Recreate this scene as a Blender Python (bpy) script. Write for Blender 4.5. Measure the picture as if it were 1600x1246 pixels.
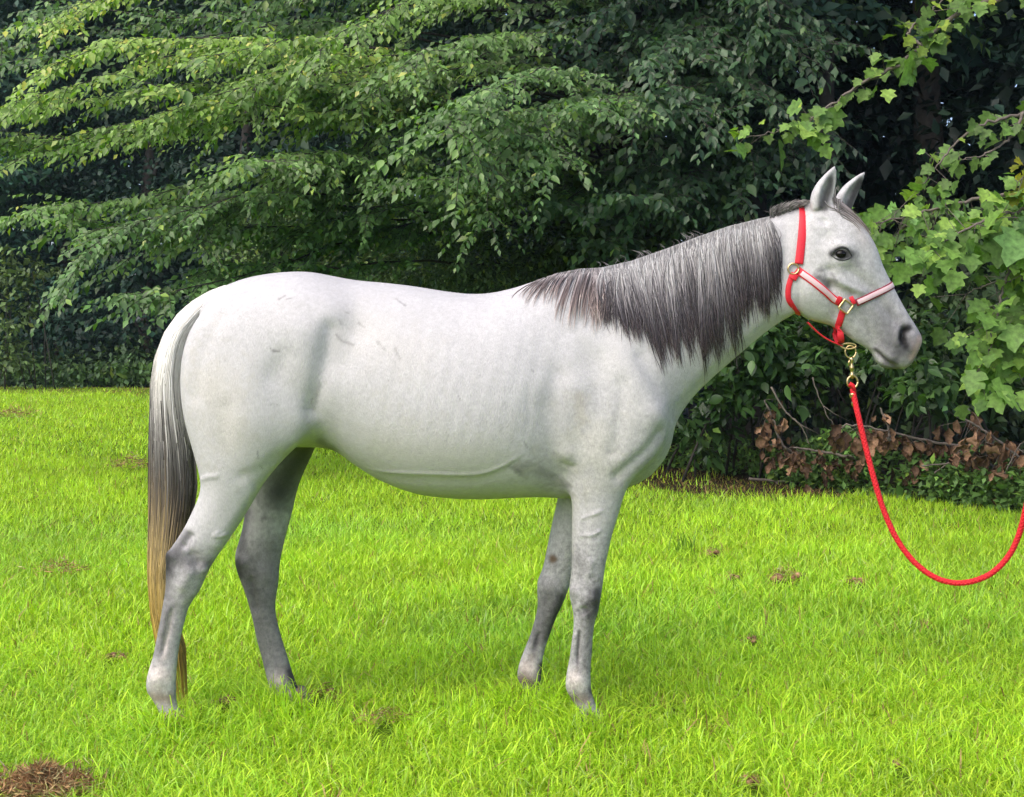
import bpy, math, random, os
import numpy as np
from mathutils import Vector
from mathutils.bvhtree import BVHTree

for o in list(bpy.data.objects):
    bpy.data.objects.remove(o)
SC = bpy.context.scene
COL = SC.collection
R = math.radians
rng = np.random.default_rng(7)
random.seed(7)

# ------------------------------------------------------------------ camera
F, HOR, DIST, EYE = 2210.0, 490.0, 5.0, 1.45       # focal length in photo pixels, horizon row, metres to the horse, eye height
cam = bpy.data.cameras.new('camera')
cam.sensor_width = 36.0
cam.lens = 36.0 * F / 1600.0
cam.shift_y = -(623.0 - HOR) / 1600.0
cam.clip_start, cam.clip_end = 0.1, 500.0
cam_o = bpy.data.objects.new('camera', cam)
cam_o.location = (0, -DIST, EYE)
cam_o.rotation_euler = (R(90), 0, 0)
COL.objects.link(cam_o)
SC.camera = cam_o

# ------------------------------------------------------------------ sky and sun (bright, thin overcast)
SUN_EL, SUN_AZ = 50.0, -138.0                        # azimuth measured from straight behind the horse (+Y), negative = to the left
world = bpy.data.worlds.new('World')
SC.world = world
world.use_nodes = True
wn, wl = world.node_tree.nodes, world.node_tree.links
wn.clear()
sky = wn.new('ShaderNodeTexSky')
sky.sky_type = 'NISHITA'
sky.sun_disc = False
sky.sun_elevation = R(SUN_EL)
sky.sun_rotation = R(SUN_AZ)
sky.air_density, sky.dust_density, sky.ozone_density = 0.6, 3.0, 0.5
bg = wn.new('ShaderNodeBackground')
bg.inputs['Strength'].default_value = 0.15
wo = wn.new('ShaderNodeOutputWorld')
wl.new(sky.outputs[0], bg.inputs[0])
wl.new(bg.outputs[0], wo.inputs[0])
sun = bpy.data.lights.new('sun', 'SUN')
sun.energy = 1.5
sun.angle = R(80)
sun.color = (1.0, 0.94, 0.84)
sun_o = bpy.data.objects.new('sun', sun)
_e, _a = R(SUN_EL), R(SUN_AZ)
_d = Vector((math.sin(_a) * math.cos(_e), math.cos(_a) * math.cos(_e), math.sin(_e)))
sun_o.rotation_euler = _d.to_track_quat('Z', 'Y').to_euler()
sun_o.location = _d * 60
COL.objects.link(sun_o)

SC.view_settings.view_transform = 'Standard'
SC.view_settings.look = 'None'
SC.view_settings.exposure = 1.0
SC.view_settings.gamma = 1.0
SC.view_settings.use_curve_mapping = False
SC.render.engine = 'CYCLES'
SC.cycles.use_denoising = True
SC.cycles.use_adaptive_sampling = True
SC.cycles.adaptive_threshold = 0.025
SC.cycles.volume_bounces = 0
SC.cycles.max_bounces = 4
SC.cycles.diffuse_bounces = 3
SC.cycles.glossy_bounces = 1
SC.cycles.transmission_bounces = 3
SC.cycles.caustics_reflective = False
SC.cycles.caustics_refractive = False

# ------------------------------------------------------------------ helpers
def W(px, py, y=0.0):
    """photo pixel + depth (metres beyond the horse's mid plane) -> world point"""
    d = DIST + y
    return np.array(((px - 800.0) / F * d, y, EYE - (py - HOR) / F * d))

def mesh_np(name, verts, faces, mat=None, parent=None, smooth=False, colors=None, loop_sizes=None):
    """faces: (n,k) int array, or flat loop list with loop_sizes"""
    me = bpy.data.meshes.new(name)
    verts = np.asarray(verts, dtype=np.float32).reshape(-1, 3)
    if loop_sizes is None:
        faces = np.asarray(faces, dtype=np.int32)
        nf, k = faces.shape
        flat = faces.ravel()
        starts = np.arange(nf, dtype=np.int32) * k
    else:
        flat = np.asarray(faces, dtype=np.int32)
        ls = np.asarray(loop_sizes, dtype=np.int32)
        nf = len(ls)
        starts = np.concatenate(([0], np.cumsum(ls)[:-1])).astype(np.int32)
    me.vertices.add(len(verts))
    me.vertices.foreach_set('co', verts.ravel())
    me.loops.add(len(flat))
    me.loops.foreach_set('vertex_index', flat)
    me.polygons.add(nf)
    me.polygons.foreach_set('loop_start', starts)
    if smooth:
        me.polygons.foreach_set('use_smooth', np.ones(nf, dtype=bool))
    if colors is not None:
        c = np.asarray(colors, dtype=np.float32)
        if c.shape[1] == 3:
            c = np.concatenate((c, np.ones((len(c), 1), np.float32)), 1)
        at = me.color_attributes.new('tint', 'FLOAT_COLOR', 'POINT')
        at.data.foreach_set('color', c.ravel())
    me.update(calc_edges=True)
    me.validate()
    if mat is not None:
        me.materials.append(mat)
    o = bpy.data.objects.new(name, me)
    COL.objects.link(o)
    if parent is not None:
        o.parent = parent
        o.matrix_parent_inverse = parent.matrix_basis.inverted()
    return o

def tag(o, label=None, cat=None, group=None, kind=None):
    if label: o['label'] = label
    if cat: o['category'] = cat
    if group: o['group'] = group
    if kind: o['kind'] = kind
    return o

def empty(name, loc):
    o = bpy.data.objects.new(name, None)
    o.empty_display_size = 0.1
    o.location = [float(c) for c in loc]
    COL.objects.link(o)
    return o

def interp(x, xs, ys):
    return np.interp(x, xs, ys)

def resample(P, k):
    """Catmull-Rom through rows of P, k steps per span"""
    P = np.asarray(P, float)
    n = len(P)
    out = []
    for i in range(n - 1):
        p0, p1, p2, p3 = P[max(i - 1, 0)], P[i], P[i + 1], P[min(i + 2, n - 1)]
        for j in range(k):
            t = j / k
            out.append(0.5 * ((2 * p1) + (-p0 + p2) * t + (2 * p0 - 5 * p1 + 4 * p2 - p3) * t * t + (-p0 + 3 * p1 - 3 * p2 + p3) * t ** 3))
    out.append(P[-1])
    return np.array(out)

def loft(rings, closed_ends=True):
    rings = np.asarray(rings)
    m, n, _ = rings.shape
    v = rings.reshape(-1, 3)
    f = []
    for i in range(m - 1):
        a, b = i * n, (i + 1) * n
        for j in range(n):
            j2 = (j + 1) % n
            f.append((a + j, a + j2, b + j2, b + j))
    vs = [v]
    if closed_ends:
        c0, c1 = rings[0].mean(0), rings[-1].mean(0)
        k = len(v)
        vs.append(np.array([c0, c1]))
        for j in range(n):
            j2 = (j + 1) % n
            f.append((k, j2, j, j))
            f.append((k + 1, (m - 1) * n + j, (m - 1) * n + j2, (m - 1) * n + j2))
    return np.concatenate(vs), f

def frames(P):
    """tangent / normal / binormal along a polyline, parallel transported"""
    P = np.asarray(P, float)
    T = np.gradient(P, axis=0)
    T /= np.linalg.norm(T, axis=1, keepdims=True) + 1e-12
    u = np.array((0, 0, 1.0)) if abs(T[0][2]) < 0.9 else np.array((1.0, 0, 0))
    N = []
    for t in T:
        u = u - t * np.dot(u, t)
        u = u / (np.linalg.norm(u) + 1e-12)
        N.append(u)
    N = np.array(N)
    return T, N, np.cross(T, N)

def tube(P, rad, n=6):
    P = np.asarray(P, float)
    rad = np.broadcast_to(np.asarray(rad, float), (len(P),))
    T, N, B = frames(P)
    a = np.linspace(0, 2 * np.pi, n, endpoint=False)
    rings = P[:, None, :] + rad[:, None, None] * (np.cos(a)[None, :, None] * N[:, None, :] + np.sin(a)[None, :, None] * B[:, None, :])
    return loft(rings)

class MB:
    """collects shapes into one mesh"""
    def __init__(s): s.v, s.f, s.n, s.c = [], [], 0, []
    def add(s, vf, col=None):
        v, f = vf
        v = np.asarray(v, float)
        s.v.append(v)
        for q in f:
            q = tuple(dict.fromkeys(int(i) + s.n for i in q))
            if len(q) > 2: s.f.append(q)
        if col is not None:
            s.c.append(np.broadcast_to(np.asarray(col, float), (len(v), 3)))
        s.n += len(v)
        return s
    def build(s, name, mat, parent=None, smooth=True):
        flat = [i for q in s.f for i in q]
        return mesh_np(name, np.concatenate(s.v), flat, mat, parent, smooth,
                       np.concatenate(s.c) if s.c else None, [len(q) for q in s.f])

# ------------------------------------------------------------------ materials
def new_mat(name):
    m = bpy.data.materials.new(name)
    m.use_nodes = True
    nt = m.node_tree
    nt.nodes.clear()
    out = nt.nodes.new('ShaderNodeOutputMaterial')
    return m, nt.nodes, nt.links, out

def simple_mat(name, col, rough=0.6, metal=0.0, noise=0.0, nscale=40.0, bump=0.0, spec=0.5, attr=False):
    m, N, L, out = new_mat(name)
    p = N.new('ShaderNodeBsdfPrincipled')
    p.inputs['Roughness'].default_value = rough
    p.inputs['Metallic'].default_value = metal
    p.inputs['Specular IOR Level'].default_value = spec
    L.new(p.outputs[0], out.inputs[0])
    if attr:
        a = N.new('ShaderNodeAttribute'); a.attribute_name = 'tint'
        src = a.outputs['Color']
    else:
        c = N.new('ShaderNodeRGB'); c.outputs[0].default_value = (*col, 1)
        src = c.outputs[0]
    if noise or bump:
        tc = N.new('ShaderNodeTexCoord')
        nz = N.new('ShaderNodeTexNoise'); nz.inputs['Scale'].default_value = nscale; nz.inputs['Detail'].default_value = 6
        L.new(tc.outputs['Object'], nz.inputs['Vector'])
        if noise:
            mr = N.new('ShaderNodeMapRange'); mr.inputs['To Min'].default_value = 1 - noise; mr.inputs['To Max'].default_value = 1 + noise
            mr.inputs['From Min'].default_value = 0.25; mr.inputs['From Max'].default_value = 0.75
            L.new(nz.outputs['Fac'], mr.inputs['Value'])
            mx = N.new('ShaderNodeVectorMath'); mx.operation = 'SCALE'
            L.new(src, mx.inputs[0]); L.new(mr.outputs[0], mx.inputs['Scale'])
            src = mx.outputs[0]
        if bump:
            b = N.new('ShaderNodeBump'); b.inputs['Strength'].default_value = bump; b.inputs['Distance'].default_value = 0.01
            L.new(nz.outputs['Fac'], b.inputs['Height']); L.new(b.outputs[0], p.inputs['Normal'])
    L.new(src, p.inputs['Base Color'])
    return m

def leaf_mat(name, rough=0.42, trans=0.35, spec=0.5, tmul=(1.25, 1.15, 0.5), blotch=0):
    m, N, L, out = new_mat(name)
    a = N.new('ShaderNodeAttribute'); a.attribute_name = 'tint'
    src = a.outputs['Color']
    if blotch:                                            # veins and blotches inside a leaf
        g = N.new('ShaderNodeNewGeometry')
        nz = N.new('ShaderNodeTexNoise'); nz.inputs['Scale'].default_value = blotch; nz.inputs['Detail'].default_value = 3
        L.new(g.outputs['Position'], nz.inputs['Vector'])
        mr = N.new('ShaderNodeMapRange'); mr.inputs['From Min'].default_value = .3; mr.inputs['From Max'].default_value = .7; mr.inputs['To Min'].default_value = .62; mr.inputs['To Max'].default_value = 1.25
        L.new(nz.outputs['Fac'], mr.inputs['Value'])
        sc = N.new('ShaderNodeVectorMath'); sc.operation = 'SCALE'; L.new(src, sc.inputs[0]); L.new(mr.outputs[0], sc.inputs['Scale'])
        src = sc.outputs[0]
    p = N.new('ShaderNodeBsdfPrincipled')
    p.inputs['Roughness'].default_value = rough
    p.inputs['Specular IOR Level'].default_value = spec
    t = N.new('ShaderNodeBsdfTranslucent')
    vm = N.new('ShaderNodeVectorMath'); vm.operation = 'MULTIPLY'; vm.inputs[1].default_value = tmul
    mx = N.new('ShaderNodeMixShader'); mx.inputs[0].default_value = trans
    L.new(src, p.inputs['Base Color'])
    L.new(src, vm.inputs[0]); L.new(vm.outputs[0], t.inputs['Color'])
    L.new(p.outputs[0], mx.inputs[1]); L.new(t.outputs[0], mx.inputs[2])
    L.new(mx.outputs[0], out.inputs[0])
    return m

M = {}
M['bark'] = simple_mat('bark', (0.04, 0.034, 0.03), 0.9, noise=0.5, nscale=18, bump=0.6)
M['twig'] = simple_mat('twig', (0.12, 0.10, 0.085), 0.85, noise=0.4, nscale=30)
M['leaf'] = leaf_mat('leaf_glossy', 0.38, 0.38, 0.5, (1.0, 1.3, 0.3))
M['leaf_dull'] = leaf_mat('leaf_dull', 0.55, 0.22, 0.35)
M['leaf_broad'] = leaf_mat('leaf_broad', 0.5, 0.38, 0.3, (1.1, 1.25, 0.4), blotch=34)
M['leaf_dead'] = leaf_mat('leaf_dead', 0.8, 0.15, 0.2, (1.1, 0.9, 0.7), blotch=60)
M['grass'] = leaf_mat('grass_blade', 0.45, 0.42, 0.3, (1.15, 1.15, 0.5))
M['hair'] = leaf_mat('horse_hair', 0.5, 0.3, 0.35, (1.0, 1.0, 1.0))
M['brass'] = simple_mat('brass', (0.72, 0.53, 0.27), 0.3, 1.0, noise=0.1)
M['nylon'] = simple_mat('red_nylon', (0.62, 0.012, 0.03), 0.55, noise=0.15, nscale=300, bump=0.2)
M['nylon_dark'] = simple_mat('dark_red_edge', (0.2, 0.01, 0.025), 0.6)
M['pad'] = simple_mat('pale_pink_overlay', (0.62, 0.45, 0.48), 0.5, noise=0.06, nscale=120)
M['rope'] = simple_mat('red_rope', (0.66, 0.008, 0.02), 0.6, noise=0.2, nscale=350, bump=0.5)
M['hoof'] = simple_mat('hoof', (0.2, 0.17, 0.14), 0.6, noise=0.3, nscale=40)
M['eye'] = simple_mat('eye', (0.006, 0.005, 0.005), 0.08, spec=0.22)
M['lid'] = simple_mat('eyelid', (0.03, 0.03, 0.032), 0.45)
M['dung'] = simple_mat('dung', (0.16, 0.075, 0.03), 0.95, noise=0.5, nscale=60, bump=0.5, attr=True)

# ================================================================== the horse
NR = 40
TH = np.linspace(0, 2 * np.pi, NR, endpoint=False)
def spow(a, e): return np.sign(a) * np.abs(a) ** e

def oblique(secs, k=5):
    """rows: top px,py, bottom px,py, half width, height of widest point, exponent top, exponent bottom"""
    rows = resample(secs, k)
    rings = []
    for r in rows:
        T, B = W(r[0], r[1]), W(r[2], r[3])
        c, s = np.cos(TH), np.sin(TH)
        n = np.where(s > 0, r[6], r[7])
        lat = r[4] * spow(c, 2 / n)
        v = np.where(s > 0, r[5] + (1 - r[5]) * np.abs(s) ** (2 / n), r[5] - r[5] * np.abs(s) ** (2 / n))
        p = B[None, :] + v[:, None] * (T - B)[None, :]
        p[:, 1] = lat
        rings.append(p)
    return loft(rings)

def limb(secs, k=3):
    """rows: py, rear px, front px, half width, centre y"""
    rows = resample(secs, k)
    rings = []
    for r in rows:
        a, b = W(r[1], r[0], r[4]), W(r[2], r[0], r[4])
        cx, hx = (a[0] + b[0]) / 2, abs(b[0] - a[0]) / 2
        c, s = np.cos(TH), np.sin(TH)
        nar = 1 - 0.16 * (c < 0) * np.abs(c)
        p = np.stack((cx + hx * spow(c, 0.92), r[4] + r[3] * nar * spow(s, 0.92), np.full(NR, a[2])), 1)
        rings.append(p)
    return loft(rings)

torso = [(312, 478, 312, 610, .06, .5, 2, 2), (330, 457, 330, 650, .15, .5, 2, 2), (352, 446, 352, 680, .2, .5, 2.1, 2),
         (385, 434, 385, 700, .24, .52, 2.2, 2), (430, 426, 430, 700, .262, .55, 2.2, 2), (480, 424, 480, 700, .272, .57, 2.25, 2),
         (520, 431, 520, 703, .268, .55, 2.2, 2), (560, 438, 560, 730, .272, .5, 2.1, 2.1), (600, 441, 600, 753, .288, .47, 2.0, 2.1),
         (650, 447, 650, 771, .303, .45, 2.0, 2.1), (700, 455, 700, 778, .31, .45, 2.0, 2.1), (750, 459, 750, 780, .306, .45, 2.0, 2.1),
         (800, 450, 800, 778, .29, .45, 1.95, 2.1), (850, 433, 850, 777, .262, .43, 1.8, 2.1), (900, 423, 900, 780, .232, .42, 1.6, 2.1),
         (940, 421, 940, 777, .215, .42, 1.5, 2.1), (978, 418, 978, 764, .2, .42, 1.5, 2.1), (1005, 450, 1012, 748, .18, .45, 1.8, 2.1),
         (1026, 520, 1032, 727, .155, .5, 2, 2.1), (1042, 580, 1044, 709, .115, .5, 2, 2), (1050, 625, 1051, 690, .06, .5, 2, 2)]
neck = [(915, 428, 1046, 690, .19, .42, 1.7, 2.0), (955, 418, 1060, 655, .165, .42, 1.7, 2.0), (1000, 406, 1082, 624, .135, .42, 1.7, 2.0), (1045, 391, 1110, 596, .113, .42, 1.75, 2.1),
        (1095, 372, 1143, 567, .098, .43, 1.8, 2.2), (1142, 356, 1181, 535, .086, .44, 1.85, 2.2), (1185, 344, 1214, 508, .078, .46, 1.9, 2.2),
        (1222, 333, 1240, 492, .074, .5, 2, 2.2), (1252, 322, 1262, 478, .07, .5, 2, 2.2)]
head = [(1252, 326, 1234, 428, .06, .5, 2, 2), (1271, 313, 1234, 452, .076, .52, 2.1, 2.2), (1297, 312, 1238, 477, .088, .55, 2.2, 2.3),
        (1323, 328, 1253, 494, .094, .6, 2.3, 2.3), (1346, 352, 1273, 503, .093, .62, 2.5, 2.2), (1366, 382, 1294, 508, .081, .6, 2.4, 2.1),
        (1379, 415, 1314, 518, .067, .57, 2.2, 2.1), (1393, 443, 1333, 533, .057, .55, 2.1, 2.1), (1406, 468, 1349, 542, .05, .54, 2.1, 2.1),
        (1419, 491, 1361, 551, .049, .52, 2.2, 2.2), (1431, 510, 1369, 565, .052, .52, 2.3, 2.3), (1438, 523, 1380, 575, .051, .52, 2.3, 2.3),
        (1440, 534, 1396, 577, .045, .5, 2.2, 2.2), (1434, 548, 1411, 577, .035, .5, 2.1, 2.1), (1428, 561, 1420, 573, .018, .5, 2, 2)]
YN, YF = -.15, .15
hind_n = [(455, 350, 455, .05, -.12), (475, 325, 475, .09, -.13), (510, 298, 490, .11, -.142), (550, 284, 498, .12, -.148), (590, 280, 502, .126, -.152), (630, 282, 503, .126, -.155), (660, 287, 499, .122, -.157),
          (682, 293, 482, .116, -.157), (705, 300, 458, .108, -.156), (730, 307, 434, .098, -.154), (755, 313, 414, .086, -.15), (775, 310, 402, .077, -.148),
          (800, 299, 387, .067, -.146), (825, 287, 371, .059, -.146), (850, 271, 354, .053, -.146), (866, 261, 342, .049, -.146), (885, 259, 330, .048, -.146),
          (905, 259, 320, .046, -.146), (925, 258, 311, .043, -.146), (947, 254, 296, .036, -.146), (970, 250, 289, .031, -.146), (1000, 244, 282, .028, -.146),
          (1025, 239, 278, .029, -.146), (1045, 233, 276, .033, -.146), (1062, 229, 275, .036, -.146), (1078, 229, 275, .035, -.146),
          (1092, 237, 275, .031, -.146), (1106, 246, 279, .031, -.146), (1122, 252, 287, .034, -.146)]
hind_f = [(475, 330, 470, .09, .13), (510, 302, 485, .11, .142), (590, 300, 500, .12, .15), (650, 318, 506, .118, .155), (682, 338, 500, .11, .155), (705, 352, 492, .104, .154), (730, 366, 480, .094, .152), (760, 377, 467, .08, .15),
          (790, 382, 460, .067, .148), (820, 379, 452, .057, .148), (845, 373, 445, .051, .148), (862, 368, 441, .048, .148), (878, 367, 438, .047, .148),
          (895, 371, 436, .046, .148), (911, 377, 435, .044, .148), (930, 384, 432, .04, .148), (947, 389, 430, .035, .148), (970, 395, 433, .031, .148),
          (1000, 401, 441, .028, .148), (1025, 408, 449, .029, .148), (1045, 413, 455, .032, .148), (1060, 417, 460, .035, .148), (1074, 421, 465, .034, .148), (1088, 428, 470, .032, .148), (1100, 436, 476, .034, .148)]
fore_n = [(520, 925, 985, .04, -.12), (560, 912, 1012, .075, -.13), (600, 900, 1034, .092, -.136), (640, 888, 1046, .1, -.14), (680, 883, 1043, .103, -.142), (708, 881, 1030, .1, -.143), (730, 883, 1010, .093, -.144), (752, 887, 987, .084, -.145),
          (775, 891, 976, .074, -.145), (804, 893, 967, .066, -.145), (831, 893, 958, .06, -.145), (855, 893, 952, .055, -.145), (883, 893, 946, .05, -.145), (905, 891, 943, .048, -.145),
          (921, 889, 941, .048, -.145), (938, 891, 938, .047, -.145), (955, 895, 935, .043, -.145), (970, 896, 930, .036, -.145), (990, 895, 927, .031, -.145), (1020, 891, 925, .028, -.145),
          (1042, 887, 923, .03, -.145), (1060, 884, 923, .035, -.145), (1076, 884, 924, .035, -.145), (1090, 891, 927, .031, -.145), (1104, 900, 932, .031, -.145), (1120, 906, 940, .034, -.145)]
fore_f = [(560, 905, 1000, .075, .13), (640, 888, 1035, .1, .14), (700, 882, 1015, .1, .142), (740, 877, 975, .088, .144), (779, 870, 948, .072, .144), (807, 864, 936, .064, .144), (842, 857, 919, .057, .144), (879, 850, 903, .05, .144), (895, 845, 898, .048, .144), (907, 840, 893, .048, .144),
          (924, 839, 887, .048, .144), (942, 840, 880, .046, .144), (958, 838, 872, .042, .144), (973, 834, 866, .036, .144), (990, 829, 860, .031, .144), (1010, 821, 853, .028, .144), (1031, 813, 848, .029, .144),
          (1045, 809, 847, .033, .144), (1057, 808, 846, .035, .144), (1069, 811, 846, .034, .144), (1082, 818, 849, .031, .144), (1095, 826, 855, .033, .144)]

def ear(base_r, base_f, tip, yb, yt, ybend, wid):
    """a pricked ear: leaf-shaped outline in side view, cupped, opening forwards"""
    Bp, Fp, Tp = W(*base_r, yb), W(*base_f, yb), W(*tip, yt)
    rings = []
    for t in np.linspace(0, 1, 16):
        w = np.interp(t, [0, .2, .42, .65, .85, .95, 1], [.95, 1.08, 1.1, .92, .52, .24, .05])
        mid = (Bp + Fp) / 2 * (1 - t) + Tp * t
        mid = mid + (Bp - Fp) / np.linalg.norm(Bp - Fp) * .012 * math.sin(math.pi * t)
        ax = (Fp - Bp) / 2 * w                    # rear to front
        side = np.array((0, wid * w, 0))
        n = 20
        a = np.linspace(0, 2 * np.pi, n, endpoint=False)
        p = mid[None] + np.cos(a)[:, None] * ax[None] + np.sin(a)[:, None] * side[None]
        front = np.clip(np.cos(a - ybend), 0, 1) ** 3       # hollow of the ear
        cup = .85 * np.sin(math.pi * min(1, .12 + t * .9)) ** .6
        p = p - (front * cup)[:, None] * (np.cos(ybend) * ax + np.sin(ybend) * side)[None] * 1.05
        rings.append(p)
    return loft(rings)

hb = MB()
for s in (torso, neck, head): hb.add(oblique(s))
for s in (hind_n, hind_f, fore_n, fore_f): hb.add(limb(s))
hb.add(ear((1266, 330), (1303, 322), (1304, 259), -.05, -.056, -1.0, .028))
hb.add(ear((1300, 330), (1331, 332), (1351, 268), .05, .05, -1.0, .028))
raw = hb.build('raw_body', None)
md = raw.modifiers.new('rm', 'REMESH')
md.mode = 'VOXEL'
md.voxel_size = 0.005
dg = bpy.context.evaluated_depsgraph_get()
ev = raw.evaluated_get(dg)
me = ev.to_mesh()
nv = len(me.vertices)
V = np.empty(nv * 3, np.float32); me.vertices.foreach_get('co', V); V = V.reshape(-1, 3).astype(float)
ne = len(me.edges)
E = np.empty(ne * 2, np.int32); me.edges.foreach_get('vertices', E); E = E.reshape(-1, 2)
nl = len(me.loops)
LV = np.empty(nl, np.int32); me.loops.foreach_get('vertex_index', LV)
LS = np.empty(len(me.polygons), np.int32); me.polygons.foreach_get('loop_total', LS)
ev.to_mesh_clear()
bpy.data.objects.remove(raw)

deg = np.bincount(E.ravel(), minlength=nv).astype(float)
def lap(X):
    out = np.empty_like(X)
    for k in range(X.shape[1]):
        out[:, k] = np.bincount(E[:, 0], X[E[:, 1], k], nv) + np.bincount(E[:, 1], X[E[:, 0], k], nv)
    return out / deg[:, None]
def normals(V):
    q = LV.reshape(-1, 4) if (LS == 4).all() else None
    if q is None:
        st = np.concatenate(([0], np.cumsum(LS)[:-1])); q = np.stack((LV[st], LV[st + 1], LV[st + 2], LV[st + LS - 1]), 1)
    fn = np.cross(V[q[:, 2]] - V[q[:, 0]], V[q[:, 3]] - V[q[:, 1]])
    N = np.zeros_like(V)
    for j in range(4):
        for k in range(3):
            N[:, k] += np.bincount(q[:, j], fn[:, k], nv)
    return N / (np.linalg.norm(N, axis=1, keepdims=True) + 1e-12)
def sstep(x, a, b):
    t = np.clip((x - a) / (b - a), 0, 1); return t * t * (3 - 2 * t)

# smoother on the trunk, crisp on head and cannons
pxt = 800 + V[:, 0] * F / (DIST + V[:, 1]); pyt = HOR + (EYE - V[:, 2]) * F / (DIST + V[:, 1])
trunkness = sstep(pyt, 900, 700) * (1 - sstep(pxt, 1180, 1245))
w0 = 0.30 + 0.3 * trunkness
ear_m = (pyt < 322) & (pxt > 1255)
w0[ear_m] = 0.18
for it in range(120):
    w = w0 * np.where(it < 7, 1.0, trunkness)
    V = V + w[:, None] * (lap(V) - V)

def project(mirror):
    y = -np.abs(V[:, 1]) if mirror else V[:, 1]
    d = DIST + y
    return 800 + V[:, 0] * F / d, HOR + (EYE - V[:, 2]) * F / d
PXm, PYm = project(True); PXt, PYt = project(False)
def near_idx(px, py, pts, r):
    p = np.asarray(pts, float)
    return np.nonzero((px > p[:, 0].min() - r) & (px < p[:, 0].max() + r) & (py > p[:, 1].min() - r) & (py < p[:, 1].max() + r))[0]
def seg_dist(px, py, pts):
    pts = np.asarray(pts, float)
    if len(pts) == 1:
        return np.hypot(px - pts[0][0], py - pts[0][1]), np.full(len(px), .5)
    P = resample(pts, 6) if len(pts) > 2 else pts
    best = np.full(len(px), 1e9); bt = np.zeros(len(px))
    for i in range(len(P) - 1):
        a, b = P[i], P[i + 1]
        ab = b - a
        t = np.clip(((px - a[0]) * ab[0] + (py - a[1]) * ab[1]) / (ab @ ab + 1e-9), 0, 1)
        d = np.hypot(px - a[0] - t * ab[0], py - a[1] - t * ab[1])
        m = d < best
        best[m] = d[m]; bt[m] = ((i + t) / (len(P) - 1))[m]
    return best, bt
NRM = normals(V)
if (NRM * (V - V.mean(0))).sum(1).mean() < 0: NRM = -NRM
disp = np.zeros(nv)
facing = sstep(np.abs(NRM[:, 1]), .15, .6)
def stroke(pts, width, depth, side='b', taper=True):
    if side == 'b' and pts[0][0] < 1180: width, depth = width * 1.25, depth * (1.35 if width >= 12 else 1.05)
    if side != 'b' and pts[0][1] > 780: depth = depth * 1.9
    px, py = (PXm, PYm) if side == 'b' else (PXt, PYt)
    I = near_idx(px, py, pts, width * 3)
    d, t = seg_dist(px[I], py[I], pts)
    g = np.exp(-(d / width) ** 2) * depth
    if taper and len(pts) > 1 and width < 7.5: g = g * sstep(np.minimum(t, 1 - t), 0, .25)
    if side == 'n': g = g * sstep(-V[I, 1], .0, .05)
    if side == 'f': g = g * sstep(V[I, 1], .0, .05)
    disp[I] += g * facing[I]
# -- quarters and flank
stroke([(524, 492)], 22, .010)
stroke([(548, 520), (530, 560)], 26, -.014, taper=False)
stroke([(515, 515), (507, 560), (497, 605), (487, 640)], 11, -.013)
stroke([(478, 520), (472, 580), (468, 630)], 22, .008)
stroke([(395, 452), (350, 492), (318, 550), (304, 620)], 9, -.006)
stroke([(430, 520), (400, 580), (390, 650)], 34, .008)
stroke([(445, 560), (425, 590)], 14, -.004)
stroke([(500, 470), (420, 455)], 16, .004)
stroke([(352, 640), (350, 700), (370, 745)], 12, -.004)
stroke([(470, 660), (462, 690)], 16, .006)
stroke([(432, 715), (405, 735), (380, 745)], 8, -.004)
# -- gaskin, hock, cannon (near)
stroke([(310, 752), (325, 746), (345, 744)], 4, .004, 'n')
stroke([(392, 770), (360, 815), (338, 850)], 10, .004, 'n')
stroke([(300, 830), (285, 860)], 7, -.007, 'n')
stroke([(345, 828), (335, 838), (358, 834)], 3, .0025, 'n')
stroke([(267, 868)], 9, .006, 'n')
stroke([(296, 895), (285, 915)], 10, .006, 'n')
stroke([(318, 890)], 8, .004, 'n')
stroke([(300, 868), (308, 880)], 8, -.006, 'n')
stroke([(270, 945), (262, 990), (252, 1030)], 4, -.006, 'n')
stroke([(263, 945), (252, 1000)], 4, .003, 'n')
stroke([(245, 1062)], 12, .004, 'n')
# far hind
stroke([(390, 900), (395, 930), (402, 960)], 5, -.005, 'f')
stroke([(380, 880)], 8, .004, 'f'); stroke([(415, 900)], 14, .003, 'f')
# -- barrel: ribs, belly vein, girth
for i, bx in enumerate(range(600, 850, 27)):
    stroke([(bx + 22, 520), (bx + 8, 580), (bx - 10, 640), (bx - 22, 690)], 9, .0007)
    stroke([(bx + 36, 520), (bx + 22, 580), (bx + 4, 640), (bx - 8, 690)], 9, -.0007)
stroke([(560, 731), (610, 738), (680, 741), (745, 741), (790, 726), (828, 700)], 3.0, .0028, 'n')
stroke([(560, 741), (610, 748), (680, 751), (745, 751), (790, 736), (828, 710)], 7, -.0025, 'n')
stroke([(822, 590), (826, 620), (828, 650), (820, 690)], 5, -.0016, 'n')
stroke([(872, 590), (864, 640), (866, 700), (880, 740)], 14, -.007)
stroke([(845, 640), (850, 700), (868, 745)], 22, -.006)
stroke([(884, 712)], 10, .009)
stroke([(877, 722), (890, 730), (905, 726)], 4, -.004, 'n')
# -- shoulder and breast
stroke([(915, 610), (925, 660), (915, 705)], 26, .010)
stroke([(972, 600), (968, 660), (960, 705)], 10, -.006)
stroke([(950, 520), (985, 580), (1010, 640)], 26, .006)
stroke([(900, 540), (890, 600)], 20, .004)
stroke([(1000, 560), (1022, 600), (1040, 640)], 9, -.007)
stroke([(1030, 680), (1012, 705), (985, 728), (965, 745)], 8, -.012)
stroke([(1046, 655), (1035, 668)], 9, -.006)
stroke([(1024, 650)], 18, .007)
stroke([(890, 470), (930, 540)], 14, .004)
stroke([(820, 470), (850, 560)], 30, -.004)
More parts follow.
